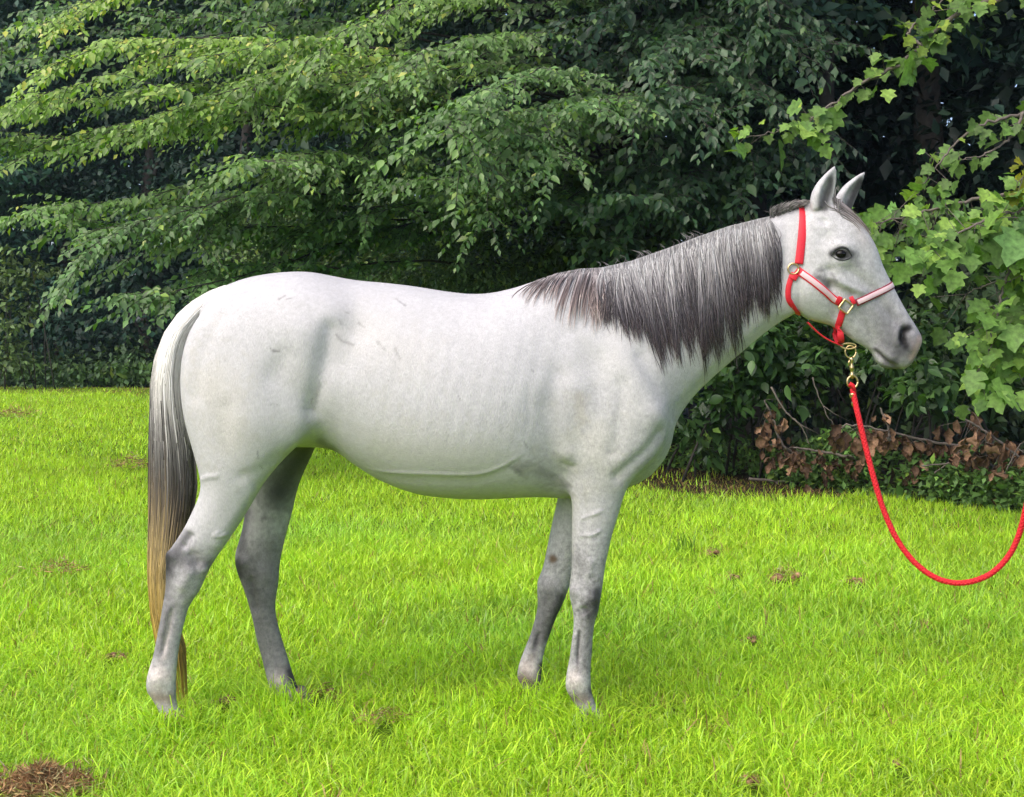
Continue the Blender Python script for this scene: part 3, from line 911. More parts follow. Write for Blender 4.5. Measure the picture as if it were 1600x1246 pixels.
CLODS = [(60, 1248, .15, 'large heap of brown dry dung at the bottom edge, lower left corner', 900), (1222, 912, .13, 'brown clod in the grass below the lead rope loop, largest of three', 60), (1334, 918, .09, 'small brown clod directly below the rope', 30), (1143, 912, .09, 'small brown clod left of the largest one under the rope', 30),
        (505, 1098, .10, 'brown clod in the grass behind the far hind hoof', 40), (358, 1110, .08, 'dark clod between the hind hooves', 30), (186, 1036, .07, 'brown clod left of the near hind leg', 34), (1172, 1010, .07, 'tiny clod in the grass right of the near foreleg', 24), (1172, 1236, .065, 'dark clod at the bottom edge of the picture', 40),
        (1398, 1208, .055, 'small reddish clod near the bottom right', 30), (602, 1148, .09, 'flat brown patch of dung below the belly', 40), (1115, 872, .10, 'flattened brown clod beside the tall grass tuft', 36), (206, 738, .24, 'far brown patch of dung near the tail', 60), (95, 908, .16, 'flat brown patch at the left of the lawn', 50), (22, 656, .3, 'far brown patch at the left edge of the lawn', 50)]
CLOD_XY = []
HOOF_XY = [((270 - 800) / F * 4.854, -.146), ((459 - 800) / F * 5.148, .148), ((923 - 800) / F * 4.855, -.145), ((845 - 800) / F * 5.144, .144)]
for (px_, py_, s_, _l, _h) in CLODS:
    d_ = EYE * F / (py_ - HOR); CLOD_XY.append(((px_ - 800) / F * d_, d_ - DIST, s_))
def make_grass():
    r = np.random.default_rng(21)
    V_, F_, C_ = [], [], []
    off = 0
    for (d0, d1, dens, h, w, seg) in ((3.6, 6.0, 10500, .083, .0052, 3), (6.0, 9.0, 5400, .08, .007, 2), (9.0, 14.0, 2300, .066, .0105, 1), (14.0, 28.4, 620, .075, .018, 1)):
        hw = 800 / F * d1 * 1.13 + .25
        n = int(dens * 2 * hw * (d1 - d0))
        x = r.uniform(-hw, hw, n); d = r.uniform(d0, d1, n)
        k = (np.abs(x) < 800 / F * d * 1.13 + .25) & (d < edge_d(x) + .12 * np.sin(x * 5) + r.normal(0, .12, n))
        x, d = x[k], d[k]; n = len(x); y = d - DIST
        patch = pnoise(x, y, 2.3, 4) ; fine = pnoise(x, y, 9.0, 5); big = pnoise(x, y, .7, 6)
        # thinner in worn spots, shorter far from clumps
        keep = r.random(n) < np.clip(.45 + 1.1 * fine, 0, 1)
        for (cx, cy, cs) in CLOD_XY: keep &= (cs > .14 and cy > 1) | (((x - cx) / (cs * .62)) ** 2 + ((y - cy + .08) / (cs * .7 + .12)) ** 2 > r.uniform(.4, 1.3, n))
        strip = np.interp(x, [.6, .9, 1.5, 2.0, 2.6, 2.8], [2.4, 2.4, 2.0, 1.45, .6, 0])
        keep &= (edge_d(x) - DIST - y > strip * r.uniform(.75, 1.15, n)) | (r.random(n) < .4)
        x, y, patch, fine, big = x[keep], y[keep], patch[keep], fine[keep], big[keep]; n = len(x)
        H = h * r.uniform(.45, 1.15, n) * (.72 + .55 * patch) * np.where(r.random(n) < .05, 1.45, 1)
        if d0 < 6:
            for (hx, hy) in HOOF_XY: H = H * (1 + 1.05 * np.exp(-(((x - hx) / .13) ** 2 + ((y - hy + .07) / .13) ** 2)))
        yaw = r.uniform(0, 2 * np.pi, n); lean = np.abs(r.normal(.62, .42, n)) * H
        wd = w * r.uniform(.6, 1.3, n)
        ax = np.stack((np.cos(yaw), np.sin(yaw), 0 * yaw), 1); sd = np.stack((-np.sin(yaw), np.cos(yaw), 0 * yaw), 1)
        tw = r.uniform(-.9, .9, n)
        sd = sd * np.cos(tw)[:, None] + ax * np.sin(tw)[:, None]
        P = np.stack((x, y, np.zeros(n)), 1)
        up = np.array((0, 0, 1.0))[None]
        g = np.array((.39, .68, .045)); yl = np.array((.56, .75, .045)); bl = np.array((.28, .58, .10)); br = np.array((.38, .27, .10))
        a = r.random(n)[:, None]
        col = g * (1 - a) + yl * a
        b = np.clip((big - .5) * 1.6 + r.normal(0, .35, n), 0, 1)[:, None]
        col = col * (1 - b * .55) + bl * b * .55
        col = col * (.6 + .62 * r.random(n))[:, None] * (.82 + .36 * patch)[:, None]
        pale = (r.random(n) < .05)[:, None]
        col = np.where(pale, col * .6 + np.array((.34, .40, .22)) * .6, col)
        dry = (r.random(n) < np.where(fine < .22, .22, .022))[:, None]
        col = np.where(dry, br * r.uniform(.6, 1.3, n)[:, None], col)
        ed = edge_d(x) - DIST - y
        strip = np.interp(x, [.6, .9, 1.5, 2.0, 2.6, 2.8], [2.4, 2.4, 2.0, 1.45, .6, 0])
        nearb = ((ed < strip * r.uniform(.7, 1.2, n)) & (r.random(n) < .85))[:, None]
        col = np.where(nearb, br * r.uniform(.4, .9, n)[:, None], col)
        H = np.where(nearb[:, 0], H * .4, H)
        if seg == 3:
            vs = [P - sd * wd[:, None] * .5, P + sd * wd[:, None] * .5]
            for t in (.45, .8):
                c = P + up * (H * (t - .12 * t * t))[:, None] + ax * (lean * t ** 1.8)[:, None]
                q = wd * (.95 if t < .5 else .6)
                vs += [c - sd * q[:, None] * .5, c + sd * q[:, None] * .5]
            vs.append(P + up * (H * (.86 - .12 * (lean / h)))[:, None] + ax * (lean * 1.15)[:, None])
            f = [(0, 1, 3), (0, 3, 2), (2, 3, 5), (2, 5, 4), (4, 5, 6)]
        elif seg == 2:
            c = P + up * (H * .55)[:, None] + ax * (lean * .35)[:, None]
            vs = [P - sd * wd[:, None] * .5, P + sd * wd[:, None] * .5, c - sd * wd[:, None] * .42, c + sd * wd[:, None] * .42, P + up * (H * .92)[:, None] + ax * lean[:, None]]
            f = [(0, 1, 3), (0, 3, 2), (2, 3, 4)]
        else:
            vs = [P - sd * wd[:, None] * .5, P + sd * wd[:, None] * .5, P + up * (H * .95)[:, None] + ax * lean[:, None]]
            f = [(0, 1, 2)]
        nvp = len(vs)
        v = np.stack(vs, 1).reshape(-1, 3)
        base = (np.arange(n) * nvp)[:, None, None]
        F_.append((base + np.array(f)[None]).reshape(-1, 3) + off)
        V_.append(v); C_.append(np.repeat(col, nvp, 0)); off += len(v)
    o = mesh_np('grass', np.concatenate(V_), np.concatenate(F_), M['grass'], None, False, np.concatenate(C_))
    tag(o, 'short bright yellow-green grass covering the lawn', 'grass', kind='stuff')
    return o
make_grass()

# ================================================================== foliage tools
T4 = (np.array([(0, 0, 0), (.45, .27, .07), (.45, -.27, .07), (.5, 0, 0), (1, 0, -.12)]), [(0, 2, 3), (0, 3, 1), (3, 2, 4), (3, 4, 1)])
T2 = (np.array([(0, 0, 0), (.45, .3, .06), (.45, -.3, .06), (1, 0, -.06)]), [(0, 2, 3), (0, 3, 1)])
def oval_leaf(wid=.27):
    xs = [.0, .16, .36, .58, .8, 1.0]; ws = [.0, .62, 1.0, .92, .5, 0]
    v = [(0, 0, 0)]; f = []
    for i in range(1, 5):
        z = -.16 * xs[i] ** 2
        v += [(xs[i], ws[i] * wid, z + .07), (xs[i], 0, z), (xs[i], -ws[i] * wid, z + .07)]
    v.append((1, 0, -.17))
    f += [(0, 2, 1), (0, 3, 2)]
    for i in range(3):
        a, b = 1 + 3 * i, 4 + 3 * i
        f += [(a, a + 1, b + 1), (a, b + 1, b), (a + 1, a + 2, b + 2), (a + 1, b + 2, b + 1)]
    f += [(10, 11, 13), (11, 12, 13)]
    return np.array(v, float), f
def lobed_leaf(seed=0):
    r = np.random.default_rng(seed)
    out = [(0, .0), (-.05, .12), (.02, .30), (.12, .50), (.27, .33), (.42, .46), (.56, .52), (.60, .27), (.78, .20), (1.0, 0.0)]
    full = out + [(x, -y) for x, y in out[-2:0:-1]]
    v = [(.42, 0, -.02)]
    for x, y in full:
        j = r.normal(0, .02, 2)
        v.append((x + j[0], y + j[1], .16 * abs(y) - .22 * max(0, x - .4) ** 1.5 + r.normal(0, .022)))
    n = len(full)
    f = [(0, 1 + i, 1 + (i + 1) % n) for i in range(n)]
    return np.array(v, float), f

def orient(axis, nrm):
    X = axis / (np.linalg.norm(axis, axis=1, keepdims=True) + 1e-9)
    Z = nrm - X * (nrm * X).sum(1, keepdims=True)
    Z /= np.linalg.norm(Z, axis=1, keepdims=True) + 1e-9
    return X, np.cross(Z, X), Z

def leaf_mesh(name, L, tmpl, mat, parent, kind='stuff'):
    """L: dict of pos, axis, nrm, size, col arrays"""
    tv, tf = tmpl
    X, Y, Z = orient(L['axis'], L['nrm'])
    n, k = len(X), len(tv)
    s = L['size'][:, None, None]
    v = L['pos'][:, None, :] + s * (tv[None, :, 0:1] * X[:, None] + tv[None, :, 1:2] * Y[:, None] + tv[None, :, 2:3] * Z[:, None])
    f = (np.arange(n) * k)[:, None, None] + np.array(tf)[None]
    o = mesh_np(name, v.reshape(-1, 3), f.reshape(-1, 3), M[mat], parent, False, np.repeat(L['col'], k, 0))
    if kind: o['kind'] = kind
    return o

def leaf_parts(L, idx, tmpls, mat, parent, name='leaf'):
    """single leaves as parts of their plant, sharing a few meshes"""
    r = np.random.default_rng(len(idx))
    X, Y, Z = orient(L['axis'], L['nrm'])
    qs = np.quantile(L['col'][idx][:, 1], np.linspace(0, 1, 7))
    meshes = {}
    for n_, i in enumerate(idx):
        b = int(np.clip(np.searchsorted(qs, L['col'][i, 1]) - 1, 0, 5)); t = int(r.integers(len(tmpls)))
        if (b, t) not in meshes:
            tv, tf = tmpls[t]
            c = L['col'][idx][(L['col'][idx][:, 1] >= qs[b]) & (L['col'][idx][:, 1] <= qs[b + 1])].mean(0)
            o = mesh_np(name, tv, tf, M[mat], parent, True, np.tile(c, (len(tv), 1)))
            meshes[(b, t)] = o.data
        else:
            o = bpy.data.objects.new(name, meshes[(b, t)])
            COL.objects.link(o); o.parent = parent; o.matrix_parent_inverse = parent.matrix_basis.inverted()
        s = float(L['size'][i])
        from mathutils import Matrix
        m = Matrix(((X[i, 0] * s, Y[i, 0] * s, Z[i, 0] * s, L['pos'][i, 0]), (X[i, 1] * s, Y[i, 1] * s, Z[i, 1] * s, L['pos'][i, 1]), (X[i, 2] * s, Y[i, 2] * s, Z[i, 2] * s, L['pos'][i, 2]), (0, 0, 0, 1)))
        o.matrix_basis = m

def cat(Ls):
    return {k: np.concatenate([l[k] for l in Ls]) for k in Ls[0]}
def sub(L, m):
    return {k: v[m] for k, v in L.items()}
def screen(P):
    d = P[:, 1] + DIST
    return 800 + P[:, 0] * F / d, HOR + (EYE - P[:, 2]) * F / d, d

def colvar(r, n, c, var=.25, yel=.12):
    c = np.asarray(c, float)[None] * np.exp(r.normal(0, var, (n, 1)))
    y = (r.random((n, 1)) < yel) * r.random((n, 1))
    return np.clip(c * (1 + y * np.array((1.3, .8, .1))[None]), .004, .5)

def bough(r, P0, P1, arch, dens, leaf, col, tw=(.35, .8), wood=None, start=.25, droop=.5, rad=.02, flat=.25, var=.3):
    """a limb with side twigs in a flat spray; leaves hang along the twigs"""
    P0, P1 = np.asarray(P0, float), np.asarray(P1, float)
    Ln = np.linalg.norm(P1 - P0)
    t = np.linspace(0, 1, 14)[:, None]
    path = P0 * (1 - t) + P1 * t + np.array((0, 0, arch * Ln))[None] * np.sin(math.pi * t ** .8) * .5
    path += np.cumsum(r.normal(0, .022 * Ln, (14, 3)), 0) * t ** .7 * (1 - t ** 6) * np.array((1, 1, .7)) + np.array((0, 0, -.05 * Ln)) * t ** 4
    if wood is not None: wood.add(tube(path, rad * np.linspace(1, .12, 14), 5))
    out = []
    def row(Q):
        seg = np.linalg.norm(np.diff(Q, axis=0), axis=1); cum = np.concatenate(([0], np.cumsum(seg)))
        m = max(2, int(cum[-1] / (leaf * .5)))
        s = np.linspace(.06, 1, m) * cum[-1]
        pos = np.stack([np.interp(s, cum, Q[:, k]) for k in range(3)], 1)
        tang = np.stack([np.interp(s, cum, np.gradient(Q[:, k])) for k in range(3)], 1); tang /= np.linalg.norm(tang, axis=1, keepdims=True) + 1e-9
        side = np.cross(tang, np.array((0, 0, 1.0))); side /= np.linalg.norm(side, axis=1, keepdims=True) + 1e-9
        sg = np.where(np.arange(m) % 2, 1, -1)[:, None]
        ax = tang * .55 + side * sg * .75 + np.array((0, 0, -1.0))[None] * np.abs(r.normal(droop * .75, .35, (m, 1))) + r.normal(0, .32, (m, 3))
        ax[-1] = tang[-1] + np.array((0, 0, -.4))
        nr = np.array((0, -.75, .85))[None] + side * sg * .3 + r.normal(0, .33, (m, 3))
        return dict(pos=pos, axis=ax, nrm=nr, size=leaf * np.exp(r.normal(0, .22, m)) * np.interp(s / cum[-1], [0, .7, 1], [1, 1, .75]), col=colvar(r, m, col, var))
    ntw = int(Ln * (1 - start) * dens)
    tws = r.uniform(start, 1, ntw)
    for i, u in enumerate(tws):
        base = np.array([np.interp(u, t[:, 0], path[:, k]) for k in range(3)])
        k = min(12, int(u * 13)); tg = path[k + 1] - path[k]; tg /= np.linalg.norm(tg) + 1e-9
        sd = np.cross(tg, np.array((0, 0, 1.0))); sd /= np.linalg.norm(sd) + 1e-9
        dr = tg * r.uniform(.5, 1.1) + sd * (1 if i % 2 else -1) * r.uniform(.3, 1.0) + np.array((0, 0, r.normal(.02, flat)))
        dr /= np.linalg.norm(dr)
        ln = r.uniform(*tw) * (1.15 - .5 * u)
        q = np.linspace(0, 1, 5)[:, None]
        Q = base + dr * ln * q + np.array((0, 0, -1.0)) * ln * .22 * q ** 2
        if wood is not None and i % 2 == 0: wood.add(tube(Q, np.linspace(.004, .0015, 5), 3))
        out.append(row(Q))
    out.append(row(path[int(13 * max(start, .3)):]))
    return cat(out)

def cloud(r, c, rad, n, leaf, col, nclump=40, cr=.3, shell=.5, var=.3, droop=.3, yel=.1):
    """leaf clumps through an ellipsoid"""
    c, rad = np.asarray(c, float), np.asarray(rad, float)
    u = r.normal(0, 1, (nclump, 3)); u /= np.linalg.norm(u, axis=1, keepdims=True)
    rr = (shell + (1 - shell) * r.random((nclump, 1))) ** .7
    cc = c + u * rad * rr
    k = r.integers(0, nclump, n)
    off = r.normal(0, 1, (n, 3)) * cr * np.array((1, 1, .55))
    pos = cc[k] + off
    out = pos - c; out /= np.linalg.norm(out, axis=1, keepdims=True) + 1e-9
    ax = out * .6 + r.normal(0, .7, (n, 3)) + np.array((0, 0, -droop))
    nr = np.array((0, 0, 1.0)) + out * .5 + r.normal(0, .45, (n, 3))
    tone = np.exp(r.normal(0, .18, nclump))[k][:, None]
    pos[:, 2] = np.maximum(pos[:, 2], .04)
    return dict(pos=pos, axis=ax, nrm=nr, size=leaf * np.exp(r.normal(0, .25, n)), col=colvar(r, n, col, var, yel) * tone)

def at(px, py, d):
    return W(px, py, d - DIST)

def trunk_mesh(P, r0, r1, r, n=14):
    P = resample(P, 5)
    rad = np.linspace(r0, r1, len(P)); rad[:3] *= np.array((1.35, 1.15, 1.05))
    v, f = tube(P, rad, n)
    v[:len(P) * n] += r.normal(0, .012, (len(P) * n, 3)) * (r0 / .15)
    return v, f

# ================================================================== layered tree over the horse's back
def make_layered_tree():
    r = np.random.default_rng(31)
    base = np.array((1.35, 10.6, 0.0))
    tr = empty('layered_tree', base)
    tag(tr, 'large tree with layered drooping branches spreading over the horse towards the left', 'tree')
    wood = MB()
    wood.add(trunk_mesh([base + (0, 0, -.05), base + (.05, 0, 2), base + (-.1, -.1, 4.5), base + (0, 0, 8), base + (.1, 0, 11)], .24, .07, r))
    col = (.105, .195, .065)
    Ls = []
    # boughs whose tips show in the picture: px, py, metres from the eye
    tips = [(-30, 120, 12.2), (20, 95, 11.6), (30, 190, 12.0), (60, 262, 11.6), (5, 176, 12.8), (-40, 160, 12.5), (120, 350, 11.2), (205, 398, 11.0), (140, 300, 11.5), (110, 285, 12.2),
            (420, 195, 10.8), (690, 150, 10.2), (725, 98, 10.4), (715, 215, 10.6), (640, 235, 11.4), (510, 215, 11.8), (300, 330, 11.6), (330, 372, 12.2), (250, 250, 12.0), (180, 150, 11.6),
            (90, 40, 11.6), (200, 60, 11.2), (320, 30, 11.0), (460, 60, 11.2), (250, 130, 11.8), (560, 120, 11.8), (380, 120, 11.5), (620, 60, 11.0), (60, -20, 12), (900, 120, 10.8), (880, 205, 10.8), (760, 290, 11.3), (560, 300, 12.2), (460, 330, 12.6)]
    for (px, py, d) in tips:
        P1 = at(px, py, d)
        z0 = min(10.5, P1[2] + r.uniform(-.35, .55))
        P0 = base * (1, 1, 0) + np.array((0, 0, max(1.6, z0)))
        backlit = np.clip((760 - px) / 700, 0, 1) * np.clip((330 - py) / 300, 0, 1)  # leaf colour brightens to the upper left, painting in a backlit glow
        Ls.append(bough(r, P0, P1, r.uniform(.0, .22), 25, .074, np.array(col) * (1 - backlit) + np.array((.25, .39, .07)) * backlit, wood=wood, start=.5, rad=.022, droop=.6, tw=(.4, 1.0), flat=.10))
    for i in range(40):
        px = r.uniform(-60, 1000); lo = np.interp(px, [0, 130, 210, 330, 420, 700, 900, 1000], [200, 330, 380, 380, 320, 310, 280, 240])
        py = r.uniform(-260, lo); d = r.uniform(12.2, 15)
        P1 = at(px, py, d)
        P0 = base * (1, 1, 0) + np.array((0, 0, max(1.8, P1[2] + r.uniform(-.3, .5))))
        Ls.append(bough(r, P0, P1, .12, 13, .085, np.array(col) * r.uniform(.7, 1.0), wood=wood, start=.4, rad=.02, droop=.5, tw=(.4, 1.0), flat=.16))
    # upper crown, above the picture
    for i in range(46):
        a = r.uniform(0, 2 * np.pi); ln = r.uniform(2.5, 5.2); z = r.uniform(5.2, 9.5)
        P1 = base + np.array((math.cos(a) * ln - .8, math.sin(a) * ln - .3, z)); P1[2] -= .15 * ln
        P0 = base + np.array((0, 0, z - .6))
        Ls.append(bough(r, P0, P1, .1, 6, .15, col, tw=(.5, 1.1), wood=wood, start=.2, rad=.03))
    L = cat(Ls)
    sx, sy, d = screen(L['pos'])
    vis = (sx > 0) & (sx < 1600) & (sy > 0) & (sy < 430)
    order = np.argsort(np.where(vis, d - 14 * L['size'], 99))
    pick = order[:290]
    rest = np.ones(len(d), bool); rest[pick] = False
    leaf_mesh('crown', sub(L, rest), T4, 'leaf', tr)
    leaf_parts(L, pick, [oval_leaf(.26), oval_leaf(.3)], 'leaf', tr)
    wood.build('trunk', M['bark'], tr)
    print('layered tree leaves', len(d))
make_layered_tree()

# ================================================================== dark trees and bushes behind
def make_bush(name, label, cat_, base, blobs, leaf, col, seed, mat='leaf_dull', trunk=None, group=None, var=.3, tmpl=T2, yel=.1, parts=0, ptmpl=None):
    r = np.random.default_rng(seed)
    tr = empty(name, base)
    tag(tr, label, cat_, group)
    Ls = [cloud(r, c, rad, n, leaf * k, np.array(col) * b, nclump=nc, cr=cr, var=var, yel=yel) for (c, rad, n, nc, cr, k, b) in blobs]
    L = cat(Ls)
    wood = MB()
    base = np.array(base, float)
    if trunk:
        r0, h = trunk
        wood.add(trunk_mesh([base + (0, 0, -.05), base + (r.normal(0, .1), 0, h * .4), base + (r.normal(0, .2), 0, h * .75), base + (r.normal(0, .2), 0, h)], r0, r0 * .35, r))
        for (c, rad, n, nc, cr, k, b) in blobs:
            p0 = base + np.array((0, 0, min(h * .8, max(.4, c[2] - rad[2] * .8))))
            q = np.linspace(0, 1, 6)[:, None]
            wood.add(tube(p0 * (1 - q) + np.array(c) * q + np.array((0, 0, .2)) * np.sin(math.pi * q), np.linspace(r0 * .4, .01, 6), 6))
    else:
        for (c, rad, n, nc, cr, k, b) in blobs:
            for j in range(2):
                e = np.array(c) + r.normal(0, .4, 3) * np.array(rad); e[2] = max(.3, e[2])
                q = np.linspace(0, 1, 6)[:, None]
                b0 = np.array((c[0] + r.normal(0, .25), base[1] + r.normal(.3, .2), 0)); wood.add(tube(b0 * (1 - q) + e * q + np.array((0, 0, .15)) * np.sin(math.pi * q), np.linspace(.014, .003, 6), 5))
    rest = np.ones(len(L['pos']), bool)
    if parts:
        sx, sy, d = screen(L['pos'])
        vis = (sx > 0) & (sx < 1600) & (sy > 0) & (sy < 800)
        pick = np.argsort(np.where(vis, d - 14 * L['size'], 99))[:parts]
        rest[pick] = False
        leaf_parts(L, pick, ptmpl or [oval_leaf(.27)], mat, tr)
    leaf_mesh('crown' if trunk else 'foliage', sub(L, rest), tmpl, mat, tr)
    wood.build('trunk' if trunk else 'stems', M['bark'], tr)
    return tr

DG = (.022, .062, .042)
def column(px, d, top, wid, n, leaf, b=1.0, low=.3):
    """blobs for a tall crown standing at picture column px"""
    x = at(px, 0, d)[0]; y = d - DIST
    bl = []
    z = low
    r = np.random.default_rng(int(px * 7 + d) + 9000)
    while z < top:
        h = r.uniform(.9, 1.4)
        bl.append(((x + r.normal(0, wid * .25), y + r.normal(0, .4) - .2, z + h), (wid * r.uniform(.8, 1.15), wid * .8, h * 1.1), n, 26, .34, 1.0, b * r.uniform(.8, 1.2)))
        z += h * 1.5
    return (x, y, 0.0), bl
far = [(-60, 29.5, 'far dark tree at the left edge hung with leafy vines', 1.1), (95, 30.5, 'far dark tree behind the lawn, second from the left edge', .95), (235, 29.8, 'far dark tree with deep shade beneath, seen left of the tail', .85),
       (380, 27.0, 'dark tree rising behind the rump of the horse', .8), (560, 24.5, 'dark tree hidden behind the layered branches above the horse', .8), (760, 21.5, 'dark tree standing behind the middle of the back', .8)]
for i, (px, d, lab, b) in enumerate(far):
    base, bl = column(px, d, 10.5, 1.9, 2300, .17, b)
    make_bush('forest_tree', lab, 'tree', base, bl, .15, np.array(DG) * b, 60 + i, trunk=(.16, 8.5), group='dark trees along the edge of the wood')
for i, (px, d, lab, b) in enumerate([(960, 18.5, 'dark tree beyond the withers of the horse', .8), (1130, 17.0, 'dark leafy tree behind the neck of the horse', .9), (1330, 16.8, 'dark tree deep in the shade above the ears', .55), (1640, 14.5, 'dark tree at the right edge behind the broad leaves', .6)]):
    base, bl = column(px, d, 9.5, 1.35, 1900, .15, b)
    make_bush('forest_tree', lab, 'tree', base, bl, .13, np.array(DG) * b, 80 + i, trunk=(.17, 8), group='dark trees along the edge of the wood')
# trunk in the shade above the head
def make_shade_trunk():
    r = np.random.default_rng(91)
    for px, d, rad, lab in ((1448, 15.2, .19, 'thick dark trunk in deep shade behind the far ear'), (1290, 14.6, .11, 'slim dark trunk in the shade above the halter')):
        b = at(px, 0, d); b[2] = 0
        tr = empty('shaded_tree', b); tag(tr, lab, 'tree', 'shaded trunks')
        w = MB(); w.add(trunk_mesh([b + (0, 0, -.05), b + (.03, 0, 2), b + (.0, 0, 5), b + (.1, 0, 9)], rad, rad * .6, r)); w.build('trunk', M['bark'], tr)
        Ls = []
        for k in range(26):
            a = r.uniform(0, 6.28); z = r.uniform(4.2, 8.5); ln = r.uniform(1.2, 3.0)
            Ls.append(bough(r, b + (0, 0, z), b + np.array((math.cos(a) * ln, math.sin(a) * ln, z + r.uniform(-.3, .5))), .1, 7, .15, DG, tw=(.5, 1.0), start=.15))
        leaf_mesh('crown', cat(Ls), T2, 'leaf_dull', tr)
make_shade_trunk()

def make_hanging_tree():
    """darker boughs between the layered tree and the head"""
    r = np.random.default_rng(41)
    base = np.array((2.6, 10.4, 0.0))
    tr = empty('hanging_tree', base)
    tag(tr, 'dark tree with pointed hanging leaves behind the crest of the neck', 'tree')
    wood = MB(); wood.add(trunk_mesh([base + (0, 0, -.05), base + (0, 0, 2.5), base + (.1, 0, 5), base + (0, 0, 8.5)], .2, .08, r))
    Ls = []
    tips = [(990, 140, 11.2), (960, 250, 11.0), (1120, 180, 11.2), (1000, 60, 11.3), (1180, 120, 11.6), (1100, 60, 11.4), (880, 280, 11.6), (1060, 270, 11.6), (1180, 250, 12), (1150, 300, 12.2), (930, 340, 12), (1060, 330, 12.4), (1250, 70, 11.8), (1200, 20, 11.5), (1330, 40, 12), (1010, 190, 11.5), (1090, 130, 11.6)]
    for (px, py, d) in tips:
        P1 = at(px, py, d)
        Ls.append(bough(r, base + (0, 0, P1[2] + r.uniform(.2, .8)), P1, .12, 16, .095, (.05, .105, .046), wood=wood, start=.25, droop=.7, rad=.016))
    for i in range(34):
        px = r.uniform(860, 1300); py = r.uniform(-150, 330); d = r.uniform(11.8, 14.5)
        P1 = at(px, py, d)
        Ls.append(bough(r, base + (0, 0, P1[2] + r.uniform(.1, .8)), P1, .12, 10, .1, (.032, .07, .036), wood=wood, start=.2, droop=.6, rad=.016))
    for i in range(30):
        a = r.uniform(0, 6.28); z = r.uniform(4.8, 8.5); ln = r.uniform(1.5, 4.2)
        Ls.append(bough(r, base + (0, 0, z - .3), base + np.array((math.cos(a) * ln, math.sin(a) * ln - .5, z)), .1, 6, .16, (.05, .1, .04), tw=(.5, 1.1), start=.2))
    L = cat(Ls)
    sx, sy, d = screen(L['pos'])
    pick = np.argsort(np.where((sx > 820) & (sx < 1330) & (sy > 0) & (sy < 380), d - 14 * L['size'], 99))[:240]
    rest = np.ones(len(d), bool); rest[pick] = False
    leaf_mesh('crown', sub(L, rest), T4, 'leaf', tr)
    leaf_parts(L, pick, [oval_leaf(.24), oval_leaf(.28)], 'leaf', tr)
    wood.build('trunk', M['bark'], tr)
make_hanging_tree()

# bushes behind the horse's back
def bush_at(px, py, d, rx, rz, n, nc=60, cr=.16, k=1.0, b=1.0):
    c = at(px, py, d)
    return (tuple(c), (rx, rx * .8, rz), n, nc, cr, k, b)
def ground_at(px, d):
    c = at(px, 0, d); c[2] = 0; return tuple(c)
make_bush('bush', 'feathery green bush behind the rump and the back of the horse', 'bush', ground_at(480, 17.5), [bush_at(430, 400, 17, .75, .6, 2600), bush_at(540, 370, 17.5, .9, .75, 3000), bush_at(620, 420, 17, .9, .7, 2600), bush_at(470, 520, 17, 1.2, 1.2, 2600), bush_at(640, 600, 17, 1.2, 1.0, 1600)], .075, (.10, .165, .055), 101, group='bushes behind the back', tmpl=T4)
make_bush('bush', 'small-leaved pale bush behind the dip of the back', 'bush', ground_at(760, 14.5), [bush_at(740, 400, 14, .5, .42, 3000, cr=.13), bush_at(800, 420, 14.2, .5, .4, 2400, cr=.13), bush_at(690, 440, 14.4, .5, .4, 1800, cr=.13), bush_at(760, 560, 14.4, .8, .9, 2000)], .05, (.10, .16, .07), 102, group='bushes behind the back', tmpl=T4)
make_bush('bush', 'dark bush behind the withers with a few yellow leaves', 'bush', ground_at(930, 14.2), [bush_at(900, 360, 14, .6, .5, 1800, b=.8), bush_at(1000, 340, 14, .6, .5, 1800, b=.8), bush_at(960, 480, 14, .9, .9, 1800, b=.8), bush_at(1080, 400, 14, .6, .6, 1400, b=.7)], .085, (.065, .12, .035), 103, group='bushes behind the back', tmpl=T4, yel=.25)
make_bush('vine_column', 'leafy vine column at the left edge above the lawn', 'vine', ground_at(10, 26.8), [bush_at(12, 560, 26.8, .28, .45, 260, 12, .12), bush_at(22, 480, 26.8, .4, .6, 260, 14, .14), bush_at(55, 425, 26.9, .45, .2, 160, 9, .12), bush_at(-5, 420, 26.9, .4, .4, 200, 10, .12)], .13, (.085, .14, .045), 104, tmpl=T4)
make_bush('low_shrub', 'low dark shrub in the shade left of the tail', 'shrub', ground_at(170, 28.6), [bush_at(140, 585, 28.6, 1.6, .5, 1600, 40, .25), bush_at(240, 580, 28.4, 1.2, .6, 1400, 30, .25), bush_at(60, 590, 28.4, .9, .4, 900, 24, .25)], .12, (.045, .09, .035), 105)
def make_wood():
    """the mass of the wood behind, too deep and dark to tell its trees apart"""
    r = np.random.default_rng(51)
    n = 62000
    x = r.uniform(-20, 9, n)
    base = edge_d(x) + np.interp(x, [-20, -7, 0, 9], [4.5, 4.5, 6.0, 6.5])
    d = base + r.uniform(0, 3.0, n)
    z = r.uniform(0, 1, n) ** .8 * 13.5
    pos = np.stack((x, d - DIST, z), 1)
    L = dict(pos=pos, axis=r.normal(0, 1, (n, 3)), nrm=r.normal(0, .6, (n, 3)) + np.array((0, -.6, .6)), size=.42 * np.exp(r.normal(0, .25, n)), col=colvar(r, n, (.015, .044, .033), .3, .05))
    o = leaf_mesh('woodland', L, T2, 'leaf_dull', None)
    tag(o, 'dark mass of woodland filling the depth behind the trees', 'woodland', kind='stuff')
make_wood()

